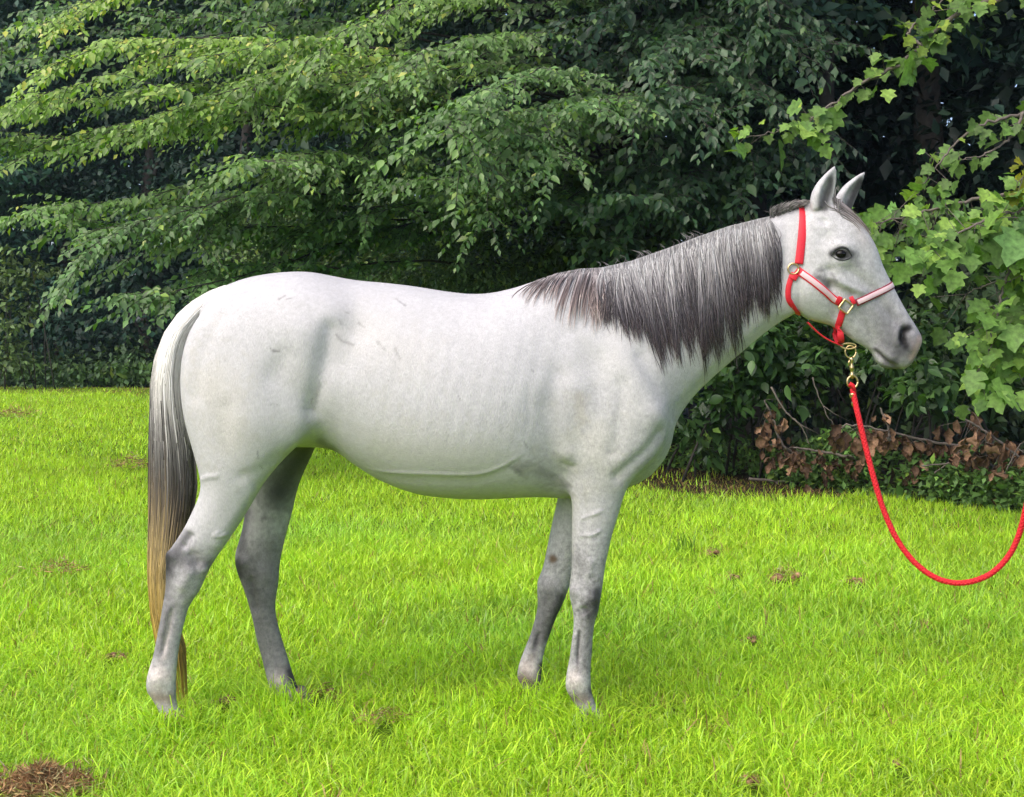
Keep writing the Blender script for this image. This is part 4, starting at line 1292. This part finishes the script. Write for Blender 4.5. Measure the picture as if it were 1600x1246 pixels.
# ================================================================== halter and lead rope
def ribbon(P, Nn, width, thick):
    """flat strap through points P with outward normals Nn"""
    P, Nn = np.asarray(P, float), np.asarray(Nn, float)
    T = np.gradient(P, axis=0); T /= np.linalg.norm(T, axis=1, keepdims=True) + 1e-9
    Nn = Nn - T * (Nn * T).sum(1, keepdims=True); Nn /= np.linalg.norm(Nn, axis=1, keepdims=True) + 1e-9
    S = np.cross(T, Nn)
    prof = [(-1, 0), (-1, .7), (-.9, 1), (.9, 1), (1, .7), (1, 0)]
    rings = np.stack([P + S * (a * width / 2) + Nn * (b * thick) for a, b in prof], 1)
    return loft(rings)

def skin_strip(pts, k=6, lift=.001):
    P, Nn = [], []
    for q in resample(pts, k):
        h, n = skin_hit(q[0], q[1], -.09)
        if h is None: continue
        P.append(h + n * lift); Nn.append(n)
    P, Nn = np.array(P), np.array(Nn)
    for it in range(3):
        P[1:-1] = (P[:-2] + 2 * P[1:-1] + P[2:]) / 4; Nn[1:-1] = (Nn[:-2] + 2 * Nn[1:-1] + Nn[2:]) / 4
    return P, Nn

def around(p0, p1, lift=.001, n=26, a0=0.0, a1=180.0, cen=None):
    """strap round the head in the plane through photo points p0 (near side) and p1 (mid line), near side -> far side"""
    C = W(*(cen or p0), 0); D = W(*p1, 0) - W(*p0, 0); D /= np.linalg.norm(D)
    P, Nn = [], []
    for a in np.radians(np.linspace(a0, a1, n)):
        dr = np.array((0, -1.0, 0)) * math.cos(a) + D * math.sin(a)
        h = bvh.ray_cast(Vector(C + dr * .4), Vector(-dr))
        if h[0] is None: continue
        P.append(np.array(h[0]) + dr * lift); Nn.append(dr)
    P, Nn = np.array(P), np.array(Nn)
    for it in range(4):
        P[1:-1] = (P[:-2] + 2 * P[1:-1] + P[2:]) / 4
    return P, Nn

def ring_mesh(c, ax_u, ax_v, ru, rv, r, square=False, n=28):
    a = np.linspace(0, 2 * np.pi, n + 1)
    if square:
        q = np.array([(1, 0), (0, 1), (-1, 0), (0, -1), (1, 0)], float)
        pts = np.concatenate([np.linspace(q[i], q[i + 1], 8)[:-1] for i in range(4)] + [q[-1:]])
        P = c + pts[:, :1] * ax_u * ru + pts[:, 1:] * ax_v * rv
    else:
        P = c + np.cos(a)[:, None] * ax_u * ru + np.sin(a)[:, None] * ax_v * rv
    return tube(P, r, 8)

hc, _ = skin_hit(1242, 420)
halter = empty('halter', (hc[0], 0, hc[2]))
tag(halter, 'red halter with pale pink padded straps and brass fittings on the horse head', 'halter')
SW = .024
def strap(name, PN, width=SW, thick=.0035, mat='nylon', parent=halter):
    P, Nn = PN
    return MB().add(ribbon(P, Nn, width, thick)).build(name, M[mat], parent)
def flip(o_name, PN):
    P, Nn = PN
    return P * np.array((1, -1, 1)), Nn * np.array((1, -1, 1))
strap('crown_strap', around((1241, 414), (1254, 318), lift=.006, n=40, a0=0, a1=180), .029)
cheek = skin_strip([(1246, 421), (1263, 434), (1283, 450), (1303, 466), (1318, 474)])
for s in (0, 1):
    c = cheek if s == 0 else flip('', cheek)
    k = strap('cheek_strap', c, .027, .0032, 'nylon')
    c2 = (c[0][3:-3] + c[1][3:-3] * .0034, c[1][3:-3])
    strap('padding', c2, .0175, .0022, 'pad', k)
nb = around((1330, 474), (1397, 444), lift=.003, n=40)
k = strap('noseband', nb, .025, .0034, 'nylon_dark')
strap('padding', (nb[0][1:-1] + nb[1][1:-1] * .0036, nb[1][1:-1]), .0165, .002, 'pad', k)
# chin strap: from the square down to the chin, round under the jaw
ch = skin_strip([(1321, 486), (1318, 500), (1316, 512)])
low_ = [W(1315, 521, -.05), W(1314, 529, -.038), W(1314, 536, -.02), W(1314, 538, 0)]
P = np.concatenate((ch[0], low_)); Nn = np.concatenate((ch[1], [(0, -1, -.1), (0, -.9, -.4), (0, -.5, -.8), (0, 0, -1)]))
P = np.concatenate((P, (P[:-1] * np.array((1, -1, 1)))[::-1])); Nn = np.concatenate((Nn, (Nn[:-1] * np.array((1, -1, 1)))[::-1]))
for it in range(2): P[1:-1] = (P[:-2] + 2 * P[1:-1] + P[2:]) / 4
strap('chin_strap', (P, Nn), .023, .0036)
# throat strap: from the ring round the back of the jowl and under the throat
th = skin_strip([(1240, 428), (1236, 440), (1233, 455), (1234, 470)], lift=.002)
lowp = [W(1240, 482, -.055), W(1250, 492, -.035), W(1256, 497, 0)]
P = np.concatenate((th[0], lowp)); Nn = np.concatenate((th[1], [(-.5, -.6, -.6), (-.4, -.4, -.8), (-.4, 0, -.9)]))
P = np.concatenate((P, (P[:-1] * np.array((1, -1, 1)))[::-1])); Nn = np.concatenate((Nn, (Nn[:-1] * np.array((1, -1, 1)))[::-1]))
for it in range(3): P[1:-1] = (P[:-2] + 2 * P[1:-1] + P[2:]) / 4
strap('throat_strap', (P, Nn), .019, .0036)
# strap linking throat and chin under the jaw
q = np.linspace(0, 1, 12)[:, None]
P = W(1262, 503, 0) * (1 - q) + W(1316, 540, 0) * q + np.array((-.2, 0, -.3)) * .03 * np.sin(math.pi * q)
strap('jaw_strap', (P, np.tile(np.array((-.5, 0, -.8)), (12, 1))), .024, .004)
# keepers where the straps fold back
for pts in ([(1244, 428), (1239, 436)], [(1316, 470), (1310, 467)], [(1331, 471), (1337, 468)]):
    strap('keeper', skin_strip(pts, 6, .004), .029, .004)
U = np.array((1.0, 0, 0)); Z = np.array((0, 0, 1.0))
for sg in (-1, 1):
    h, n = skin_hit(1242, 420); c = (h + n * .006) * np.array((1, -sg, 1))
    MB().add(ring_mesh(c, U, Z, .0185, .0185, .0034)).build('ring', M['brass'], halter)
    h, n = skin_hit(1325, 478); c = (h + n * .008) * np.array((1, -sg, 1))
    a = .15
    MB().add(ring_mesh(c, np.array((math.cos(a), 0, math.sin(a))), np.array((-math.sin(a), 0, math.cos(a))), .026, .026, .0036, True)).build('square_fitting', M['brass'], halter)
dc = W(1326, 541, 0)
MB().add(ring_mesh(dc, U, np.array((0, .25, .97)), .026, .010, .0034)).build('chin_ring', M['brass'], halter)

rc = W(1332, 597, 0)
rope = empty('lead_rope', rc)
tag(rope, 'red lead rope with brass snap hanging from the halter in a loop', 'rope')
MB().add(ring_mesh(W(1329, 550, 0), U, Z, .019, .022, .003)).build('snap_loop', M['brass'], rope)
mb = MB()
prof = [(558, .006), (562, .009), (566, .006), (570, .005), (573, .0085), (577, .0085), (579, .0055), (584, .006), (586, .009), (589, .006), (592, .004)]
mb.add(tube([W(1330 + (p - 558) * .05, p, 0) for p, _ in prof], [q_ for _, q_ in prof], 10))
mb.add(tube([W(1329, 562, -.008), W(1326, 566, -.012), W(1327, 572, -.009)], .003, 6))
mb.build('snap_body', M['brass'], rope)
MB().add(ring_mesh(rc, U, Z, .0185, .0215, .0036)).build('swivel_ring', M['brass'], rope)
# rope: hangs from the ring, sweeps down and up to a hand outside the picture
pts = [(1332, 608), (1336, 628), (1341, 650), (1353, 700), (1366, 750), (1381, 798), (1401, 842), (1427, 877), (1458, 901), (1490, 911), (1522, 908), (1552, 894), (1578, 866), (1594, 830), (1604, 790), (1616, 740), (1634, 690), (1655, 640), (1680, 600)]
yy = np.interp(np.arange(len(pts)), [0, 6, 12, len(pts) - 1], [0, -.06, -.16, -.3])
P = resample([W(*p, y) for p, y in zip(pts, yy)], 10)
T, Nf, Bf = frames(P)
s = np.concatenate(([0], np.cumsum(np.linalg.norm(np.diff(P, axis=0), axis=1))))
s_new = np.arange(0, s[-1], .004)
P = np.stack([np.interp(s_new, s, P[:, k]) for k in range(3)], 1)
T, Nf, Bf = frames(P)
rp = MB()
rp.add(tube(P, .0085, 10))
for k in range(4):                                   # braid strands spiralling both ways over the core
    for dr in (1, -1):
        ph = dr * s_new * 2 * np.pi / .055 + k * np.pi / 2
        rp.add(tube(P + .0068 * (np.cos(ph)[:, None] * Nf + np.sin(ph)[:, None] * Bf), .0038, 5))
rp.build('cord', M['rope'], rope)
MB().add(tube([W(1328, 604, -.004), W(1330, 600, -.012), W(1333, 603, -.012), W(1335, 612, -.004)], .0075, 8)).build('cord_eye', M['rope'], rope)
for (a, b) in (((1331, 614), (1334, 621)), ((1334, 627), (1337, 634))):
    q = np.linspace(0, 1, 6)[:, None]
    MB().add(tube(W(*a, -.001) * (1 - q) + W(*b, -.001) * q, [.0105, .0125, .0122, .0122, .0125, .0105], 12)).build('clamp', M['brass'], rope)

# ================================================================== broad-leaved branches at the right
def make_broadleaf():
    r = np.random.default_rng(71)
    b = ground_at(1760, 9.2)
    tr = empty('broadleaf_tree', b)
    tag(tr, 'broad-leaved tree reaching in from the right edge with large bright lobed leaves', 'tree')
    wood = MB(); base = np.array(b)
    wood.add(trunk_mesh([base + (0, 0, -.05), base + (-.05, 0, 1.2), base + (.05, 0, 2.6), base + (0, 0, 5)], .1, .04, r))
    Ls = []
    def branch(pts, d0, d1, n, size, spread, col, below=0.0, rad=.012, var=.25):
        k = np.linspace(0, 1, len(pts))
        P = resample([at(px, py, d0 + (d1 - d0) * t) for (px, py), t in zip(pts, k)], 8)
        P[1:-1] += r.normal(0, .006, (len(P) - 2, 3))
        wood.add(tube(P, np.linspace(rad, .0025, len(P)), 6))
        u = r.uniform(0, 1, n); u[:3] = 1
        i = u * (len(P) - 1)
        c = np.stack([np.interp(i, np.arange(len(P)), P[:, j]) for j in range(3)], 1)
        tg = np.stack([np.interp(i, np.arange(len(P)), np.gradient(P[:, j])) for j in range(3)], 1); tg /= np.linalg.norm(tg, axis=1, keepdims=True)
        off = r.normal(0, 1, (n, 3)) * spread; off[:, 2] -= np.abs(r.normal(0, 1, n)) * below
        pos = c + off
        ax = tg * .5 + off * 3 + r.normal(0, .4, (n, 3)) + np.array((0, 0, -.55))
        nr = np.array((0, -.7, .85))[None] + r.normal(0, .45, (n, 3))
        cc = colvar(r, n, col, var, .2)
        for j in range(0, n, 2):
            q = np.linspace(0, 1, 4)[:, None]
            wood.add(tube(c[j] * (1 - q) + pos[j] * q, np.linspace(.003, .0015, 4), 3))
        Ls.append(dict(pos=pos, axis=ax, nrm=nr, size=size * .88 * np.exp(r.normal(0, .32, n)), col=cc))
    G = (.14, .275, .075)
    start = at(1700, 40, 9.2)
    branch([(1750, 30), (1620, -10), (1500, 20), (1440, 72), (1390, 110), (1330, 140), (1270, 185), (1215, 205), (1165, 215)], 9.2, 8.9, 100, .095, .05, (.145, .25, .05), .02, .02)
    branch([(1440, 72), (1420, 50), (1450, 20), (1490, -10)], 9.0, 9.1, 34, .095, .07, (.13, .23, .05))
    branch([(1750, 160), (1650, 170), (1570, 185), (1510, 210), (1465, 260), (1432, 303)], 9.2, 9.0, 60, .085, .06, (.13, .235, .055), .03, .016)
    branch([(1600, 175), (1580, 215), (1540, 240), (1500, 250)], 9.1, 8.9, 16, .10, .05, (.12, .205, .06))
    branch([(1760, 290), (1650, 300), (1560, 306), (1480, 322), (1410, 340), (1335, 352)], 9.0, 8.7, 190, .09, .085, G, .09, .02)
    branch([(1700, 320), (1600, 330), (1540, 345), (1480, 375), (1450, 395)], 8.8, 8.4, 95, .12, .095, (.15, .28, .085), .05, .014)
    branch([(1420, 350), (1390, 380), (1370, 430), (1355, 440)], 8.9, 8.9, 16, .11, .05, (.10, .17, .055))
    branch([(1640, 320), (1590, 380), (1572, 440), (1555, 500), (1545, 545), (1530, 575)], 8.8, 8.5, 120, .115, .085, (.14, .26, .035), .03, .012)
    branch([(1700, 380), (1640, 430), (1610, 480), (1590, 530), (1580, 560)], 8.8, 8.6, 95, .115, .09, (.125, .235, .035), .03, .012)
    branch([(1680, 240), (1620, 260), (1590, 285)], 8.9, 8.7, 18, .10, .06, (.21, .24, .02), .03, .008)
    branch([(1640, 430), (1560, 440), (1510, 460)], 9.4, 9.4, 14, .13, .1, (.05, .10, .03), .1, .01)
    L = cat(Ls)
    sx, sy, d = screen(L['pos'])
    pick = np.argsort(np.where((sx > 0) & (sx < 1590) & (sy > 0), d - 14 * L['size'], 99))[:295]
    rest = np.ones(len(d), bool); rest[pick] = False
    T = [lobed_leaf(1), lobed_leaf(2), lobed_leaf(3)]
    leaf_parts(L, pick, T, 'leaf_broad', tr)
    leaf_mesh('crown', sub(L, rest), T[0], 'leaf_broad', tr)
    wood.build('trunk', M['twig'], tr)
make_broadleaf()

make_bush('creeper', 'dark green creeper hanging under the throat of the horse', 'creeper', ground_at(1160, 12.2), [bush_at(1180, 520, 11.6, .28, .25, 420, 26, .1), bush_at(1130, 590, 11.8, .3, .25, 420, 26, .1), bush_at(1220, 590, 11.8, .3, .28, 420, 26, .1), bush_at(1270, 540, 11.9, .3, .3, 360, 24, .1, b=.7), bush_at(1090, 660, 12.2, .25, .25, 300, 20, .1, b=.9)], .105, (.055, .115, .036), 111, 'leaf', tmpl=T4, parts=200)
make_bush('creeper', 'dark green creeper hanging below the muzzle of the horse', 'creeper', ground_at(1440, 11.4), [bush_at(1440, 600, 10.9, .16, .2, 260, 16, .07, b=1.1), bush_at(1400, 540, 11.4, .3, .3, 420, 24, .1, b=.8), bush_at(1470, 520, 11.6, .35, .35, 420, 24, .1, b=.6), bush_at(1520, 620, 11.4, .3, .3, 260, 18, .1, b=.6)], .10, (.055, .115, .036), 112, 'leaf', tmpl=T4, parts=200)
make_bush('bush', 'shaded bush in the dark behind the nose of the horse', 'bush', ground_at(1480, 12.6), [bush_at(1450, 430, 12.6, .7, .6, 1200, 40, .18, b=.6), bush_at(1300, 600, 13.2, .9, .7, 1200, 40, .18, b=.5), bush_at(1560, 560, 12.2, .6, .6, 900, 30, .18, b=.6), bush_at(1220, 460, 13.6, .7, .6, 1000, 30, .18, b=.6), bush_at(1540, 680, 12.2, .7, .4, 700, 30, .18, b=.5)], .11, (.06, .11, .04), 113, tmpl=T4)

# leafy weeds at the foot of the wood
def make_weeds():
    r = np.random.default_rng(121)
    n = 15000
    x = r.uniform(.6, 6.0, n)
    dd = edge_d(x) + np.abs(r.normal(0, .45, n)) - .18
    hmax = .12 + .42 * pnoise(x, dd, 2.2, 9)
    z = r.random(n) ** 1.2 * hmax + .02
    k = pnoise(x, dd, 1.6, 10) > .3
    k &= ~((x < 2.2) & (dd < edge_d(x) + .15))
    pos = np.stack((x, dd - DIST, z), 1)[k]; n = len(pos)
    L = dict(pos=pos, axis=r.normal(0, .8, (n, 3)) + np.array((0, -.3, .1)), nrm=np.array((0, -.3, 1.0)) + r.normal(0, .4, (n, 3)), size=.06 * np.exp(r.normal(0, .3, n)), col=colvar(r, n, (.085, .17, .04), .35, .15))
    o = leaf_mesh('undergrowth', L, T4, 'leaf_dull', None)
    tag(o, 'low leafy weeds along the foot of the wood at the right', 'undergrowth', kind='stuff')
    n = 1500
    x = r.uniform(-10.5, -5.5, n); dd = edge_d(x) + np.abs(r.normal(.1, .3, n))
    pos = np.stack((x, dd - DIST, r.random(n) * .35 + .02), 1)
    L = dict(pos=pos, axis=r.normal(0, .6, (n, 3)) + np.array((0, -.2, .8)), nrm=np.array((0, -.8, .6)) + r.normal(0, .4, (n, 3)), size=.14 * np.exp(r.normal(0, .3, n)), col=colvar(r, n, (.08, .16, .04), .3, .1))
    o = leaf_mesh('undergrowth', L, T4, 'leaf_dull', None)
    tag(o, 'rough weeds along the far edge of the lawn at the left', 'undergrowth', kind='stuff')
make_weeds()

# dead branches with hanging brown leaves
def curled_leaf(seed):
    r = np.random.default_rng(seed)
    xs = np.linspace(0, 1, 6); ws = np.array([.04, .2, .34, .26, .22, .02]) * (.8 + .4 * r.random(6))
    v, f = [], []
    for i, x in enumerate(xs):
        c = 1.0 + 1.0 * r.random()
        for a in (-1, -.5, 0, .5, 1):
            v.append((x, ws[i] * math.sin(a * c) + r.normal(0, .02), ws[i] * (1 - math.cos(a * c)) * 1.1 + .12 * math.sin(x * 5 + seed) + r.normal(0, .045)))
    for i in range(5):
        for j in range(4):
            a = i * 5 + j
            f += [(a, a + 1, a + 6), (a, a + 6, a + 5)]
    return np.array(v), f
def dead_branch(label, pts, d, n, size, seed, spread=.05, grp='dead brown branches'):
    r = np.random.default_rng(seed)
    b = ground_at(pts[-1][0] + 60, d + 1.6)
    tr = empty('dead_branch', b); tag(tr, label, 'branch', grp)
    P = resample([at(px, py, d) for px, py in pts], 6); P[1:-1] += r.normal(0, .004, (len(P) - 2, 3))
    wood = MB()
    root = np.concatenate((P, [np.array(b) + (0, 0, -.02)]))
    wood.add(tube(resample(root, 2), np.linspace(.006, .014, len(resample(root, 2))), 6))
    i = r.uniform(0, len(P) - 1, n)
    c = np.stack([np.interp(i, np.arange(len(P)), P[:, j]) for j in range(3)], 1)
    off = r.normal(0, spread, (n, 3)) * np.array((1.2, 1, .6)); off[:, 2] -= np.abs(r.normal(0, spread * 1.2, n))
    pos = c + off
    for j in range(0, n, 3):
        wood.add(tube([c[j], (c[j] + pos[j]) / 2 + (0, 0, .01), pos[j]], .002, 3))
    ax = np.array((0, 0, -1.0)) + r.normal(0, .4, (n, 3)); nr = np.array((0, -1.0, .2)) + r.normal(0, .6, (n, 3))
    L = dict(pos=pos, axis=ax, nrm=nr, size=size * np.exp(r.normal(0, .25, n)), col=colvar(r, n, (.15, .09, .056), .55, .0))
    leaf_parts(L, np.arange(n), [curled_leaf(1), curled_leaf(2), curled_leaf(3), curled_leaf(4)], 'leaf_dead', tr)
    wood.build('stem', M['twig'], tr)
dead_branch('dead branch with curled brown leaves crossing behind the lead rope', [(1298, 676), (1330, 664), (1375, 672), (1430, 685), (1480, 694), (1515, 700)], 10.9, 80, .095, 131, .05)
dead_branch('dead branch with brown leaves at the right edge above the rope', [(1500, 650), (1530, 668), (1560, 690), (1600, 720), (1640, 740)], 10.5, 90, .095, 132, .1)
dead_branch('withered brown sprig under the creeper left of the lead rope', [(1195, 625), (1205, 650), (1215, 680), (1230, 705)], 11.4, 40, .085, 133, .07)
dead_branch('upright withered leaf stem just right of the lead rope clamps', [(1375, 638), (1385, 660), (1392, 690)], 10.8, 9, .10, 134, .02)
dead_branch('low heap of brown leaves on the dead branch beside the rope', [(1430, 720), (1480, 725), (1530, 735), (1590, 745)], 10.9, 60, .085, 135, .07)
dead_branch('brown leaves hanging under the dark creeper near the breast', [(1240, 700), (1280, 705), (1330, 715)], 11.3, 45, .085, 136, .07)

def bare(pts, d, rad, label, grp='bare twigs at the foot of the wood', name='bare_twig'):
    r = np.random.default_rng(int(pts[0][0]))
    P = resample([at(px, py, d) for px, py in pts], 6); P[1:-1] += r.normal(0, .0035, (len(P) - 2, 3))
    w = MB().add(tube(P, np.linspace(rad, rad * .4, len(P)), 6))
    k = len(P) // 2
    w.add(tube([P[k], P[k] + np.array((.08, -.02, -.06)), P[k] + np.array((.2, -.03, -.12))], [rad * .5, rad * .4, rad * .2], 5))
    tag(w.build(name, M['twig']), label, 'twig', grp)
bare([(1205, 605), (1225, 640), (1250, 665), (1265, 695)], 11.0, .009, 'pale bare twig slanting down below the dark creeper')
bare([(1270, 590), (1285, 635), (1303, 665)], 11.0, .006, 'thin grey twig meeting the dead branch left of the rope')
bare([(1475, 590), (1478, 640), (1485, 715)], 11.0, .006, 'thin upright twig below the muzzle')
bare([(1460, 740), (1490, 715), (1505, 695)], 10.7, .006, 'short pale twig propped against the dead branch')
bare([(1570, 740), (1590, 700), (1600, 690)], 10.3, .007, 'pale curved twig at the right edge')
bare([(1440, 728), (1500, 722), (1560, 708)], 10.6, .007, 'long pale stick lying across the brown leaves')
bare([(1170, 748), (1210, 752), (1250, 754)], 12.0, .014, 'fallen stick lying on the dry strip beside the lawn', None, 'fallen_stick')

# ================================================================== things on the lawn
def clod(px, py, size, label, seed, hay=60, grp='brown clods on the lawn'):
    r = np.random.default_rng(seed)
    d = EYE * F / (py - HOR)
    b = at(px, py, d); b[2] = 0
    t = empty('dung_clod', b); tag(t, label, 'dung', grp)
    mb = MB()
    flat = 'patch' in label
    for k in range(0 if flat else 7):
        c = b + np.array((r.normal(0, size * .32), r.normal(0, size * .25), max(.026, size * .15) + abs(r.normal(0, size * .08))))
        a = size * r.uniform(.11, .19)
        n = 10; rings = []
        for ph in np.linspace(.12, math.pi - .12, 7):
            an = np.linspace(0, 2 * np.pi, n, endpoint=False)
            rr = a * (1 + r.normal(0, .2, n))
            rings.append(np.stack((c[0] + rr * np.sin(ph) * np.cos(an), c[1] + rr * np.sin(ph) * np.sin(an), c[2] + a * .75 * np.cos(ph) + 0 * an), 1))
        mb.add(loft(rings), np.array((.26, .15, .08)) * r.uniform(.6, 1.4))
    if not flat: mb.build('lump', M['dung'], t)['kind'] = 'stuff'
    n = hay * 4
    p = b + r.normal(0, 1, (n, 3)) * np.array((size * .5, size * .4, 0)); p[:, 2] = size * .25 * r.random(n) + (.05 if flat else .02)
    p[:, 2] += np.clip(size * .4 - np.hypot(p[:, 0] - b[0], p[:, 1] - b[1]), 0, 1) * .8
    L = dict(pos=p, axis=r.normal(0, 1, (n, 3)) * (1, 1, .5) + (0, 0, .25), nrm=r.normal(0, 1, (n, 3)), size=size * r.uniform(.12, .38, n), col=colvar(r, n, (.46, .27, .13), .4, 0))
    tv = T2[0] * np.array((1, .1, 1))
    leaf_mesh('straw', L, (tv, T2[1]), 'leaf_dead', t)
for i, (px, py, s, lab, hay) in enumerate(CLODS):
    clod(px, py, s, lab, 200 + i, hay)

def tuft(px, py, h, n, label, seed, name='grass_tuft'):
    r = np.random.default_rng(seed)
    d = EYE * F / (py - HOR); b = at(px, py, d); b[2] = 0
    t = MB()
    for k in range(n):
        a = r.uniform(0, 6.28); ln = h * r.uniform(.6, 1.1); le = r.uniform(.1, .6) * ln
        q = np.linspace(0, 1, 5)
        P = b + np.array((r.normal(0, .04), r.normal(0, .03), 0)) + np.stack((math.cos(a) * le * q ** 2, math.sin(a) * le * q ** 2, ln * (q - .2 * q ** 2)), 1)
        sd = np.array((-math.sin(a), math.cos(a), 0)) * .0035
        w = np.array((1, 1, .8, .5, .05))[:, None]
        v = np.concatenate((P - sd * w, P + sd * w)); f = [(i, i + 1, i + 6, i + 5) for i in range(4)]
        t.add((v, f), np.array((.16, .30, .03)) * r.uniform(.7, 1.3))
    tag(t.build(name, M['grass'], None, False), label, 'grass tuft')
tuft(1068, 872, .26, 34, 'taller tuft of grass standing up right of the forelegs', 301)


# ================================================================== thin summer haze
def make_haze():
    hz, HN, HL, hout = new_mat('haze_air')
    pv = HN.new('ShaderNodeVolumePrincipled')
    pv.inputs['Color'].default_value = (.62, .84, 1, 1)
    pv.inputs['Density'].default_value = .0007
    pv.inputs['Anisotropy'].default_value = .3
    HL.new(pv.outputs[0], hout.inputs['Volume'])
    b = [(-60, -25, -1), (60, -25, -1), (60, 60, -1), (-60, 60, -1), (-60, -25, 16), (60, -25, 16), (60, 60, 16), (-60, 60, 16)]
    o = mesh_np('haze', b, [(0, 3, 2, 1), (4, 5, 6, 7), (0, 1, 5, 4), (1, 2, 6, 5), (2, 3, 7, 6), (3, 0, 4, 7)], hz)
    tag(o, 'thin bluish haze in the air over the lawn', 'haze', kind='stuff')
make_haze()
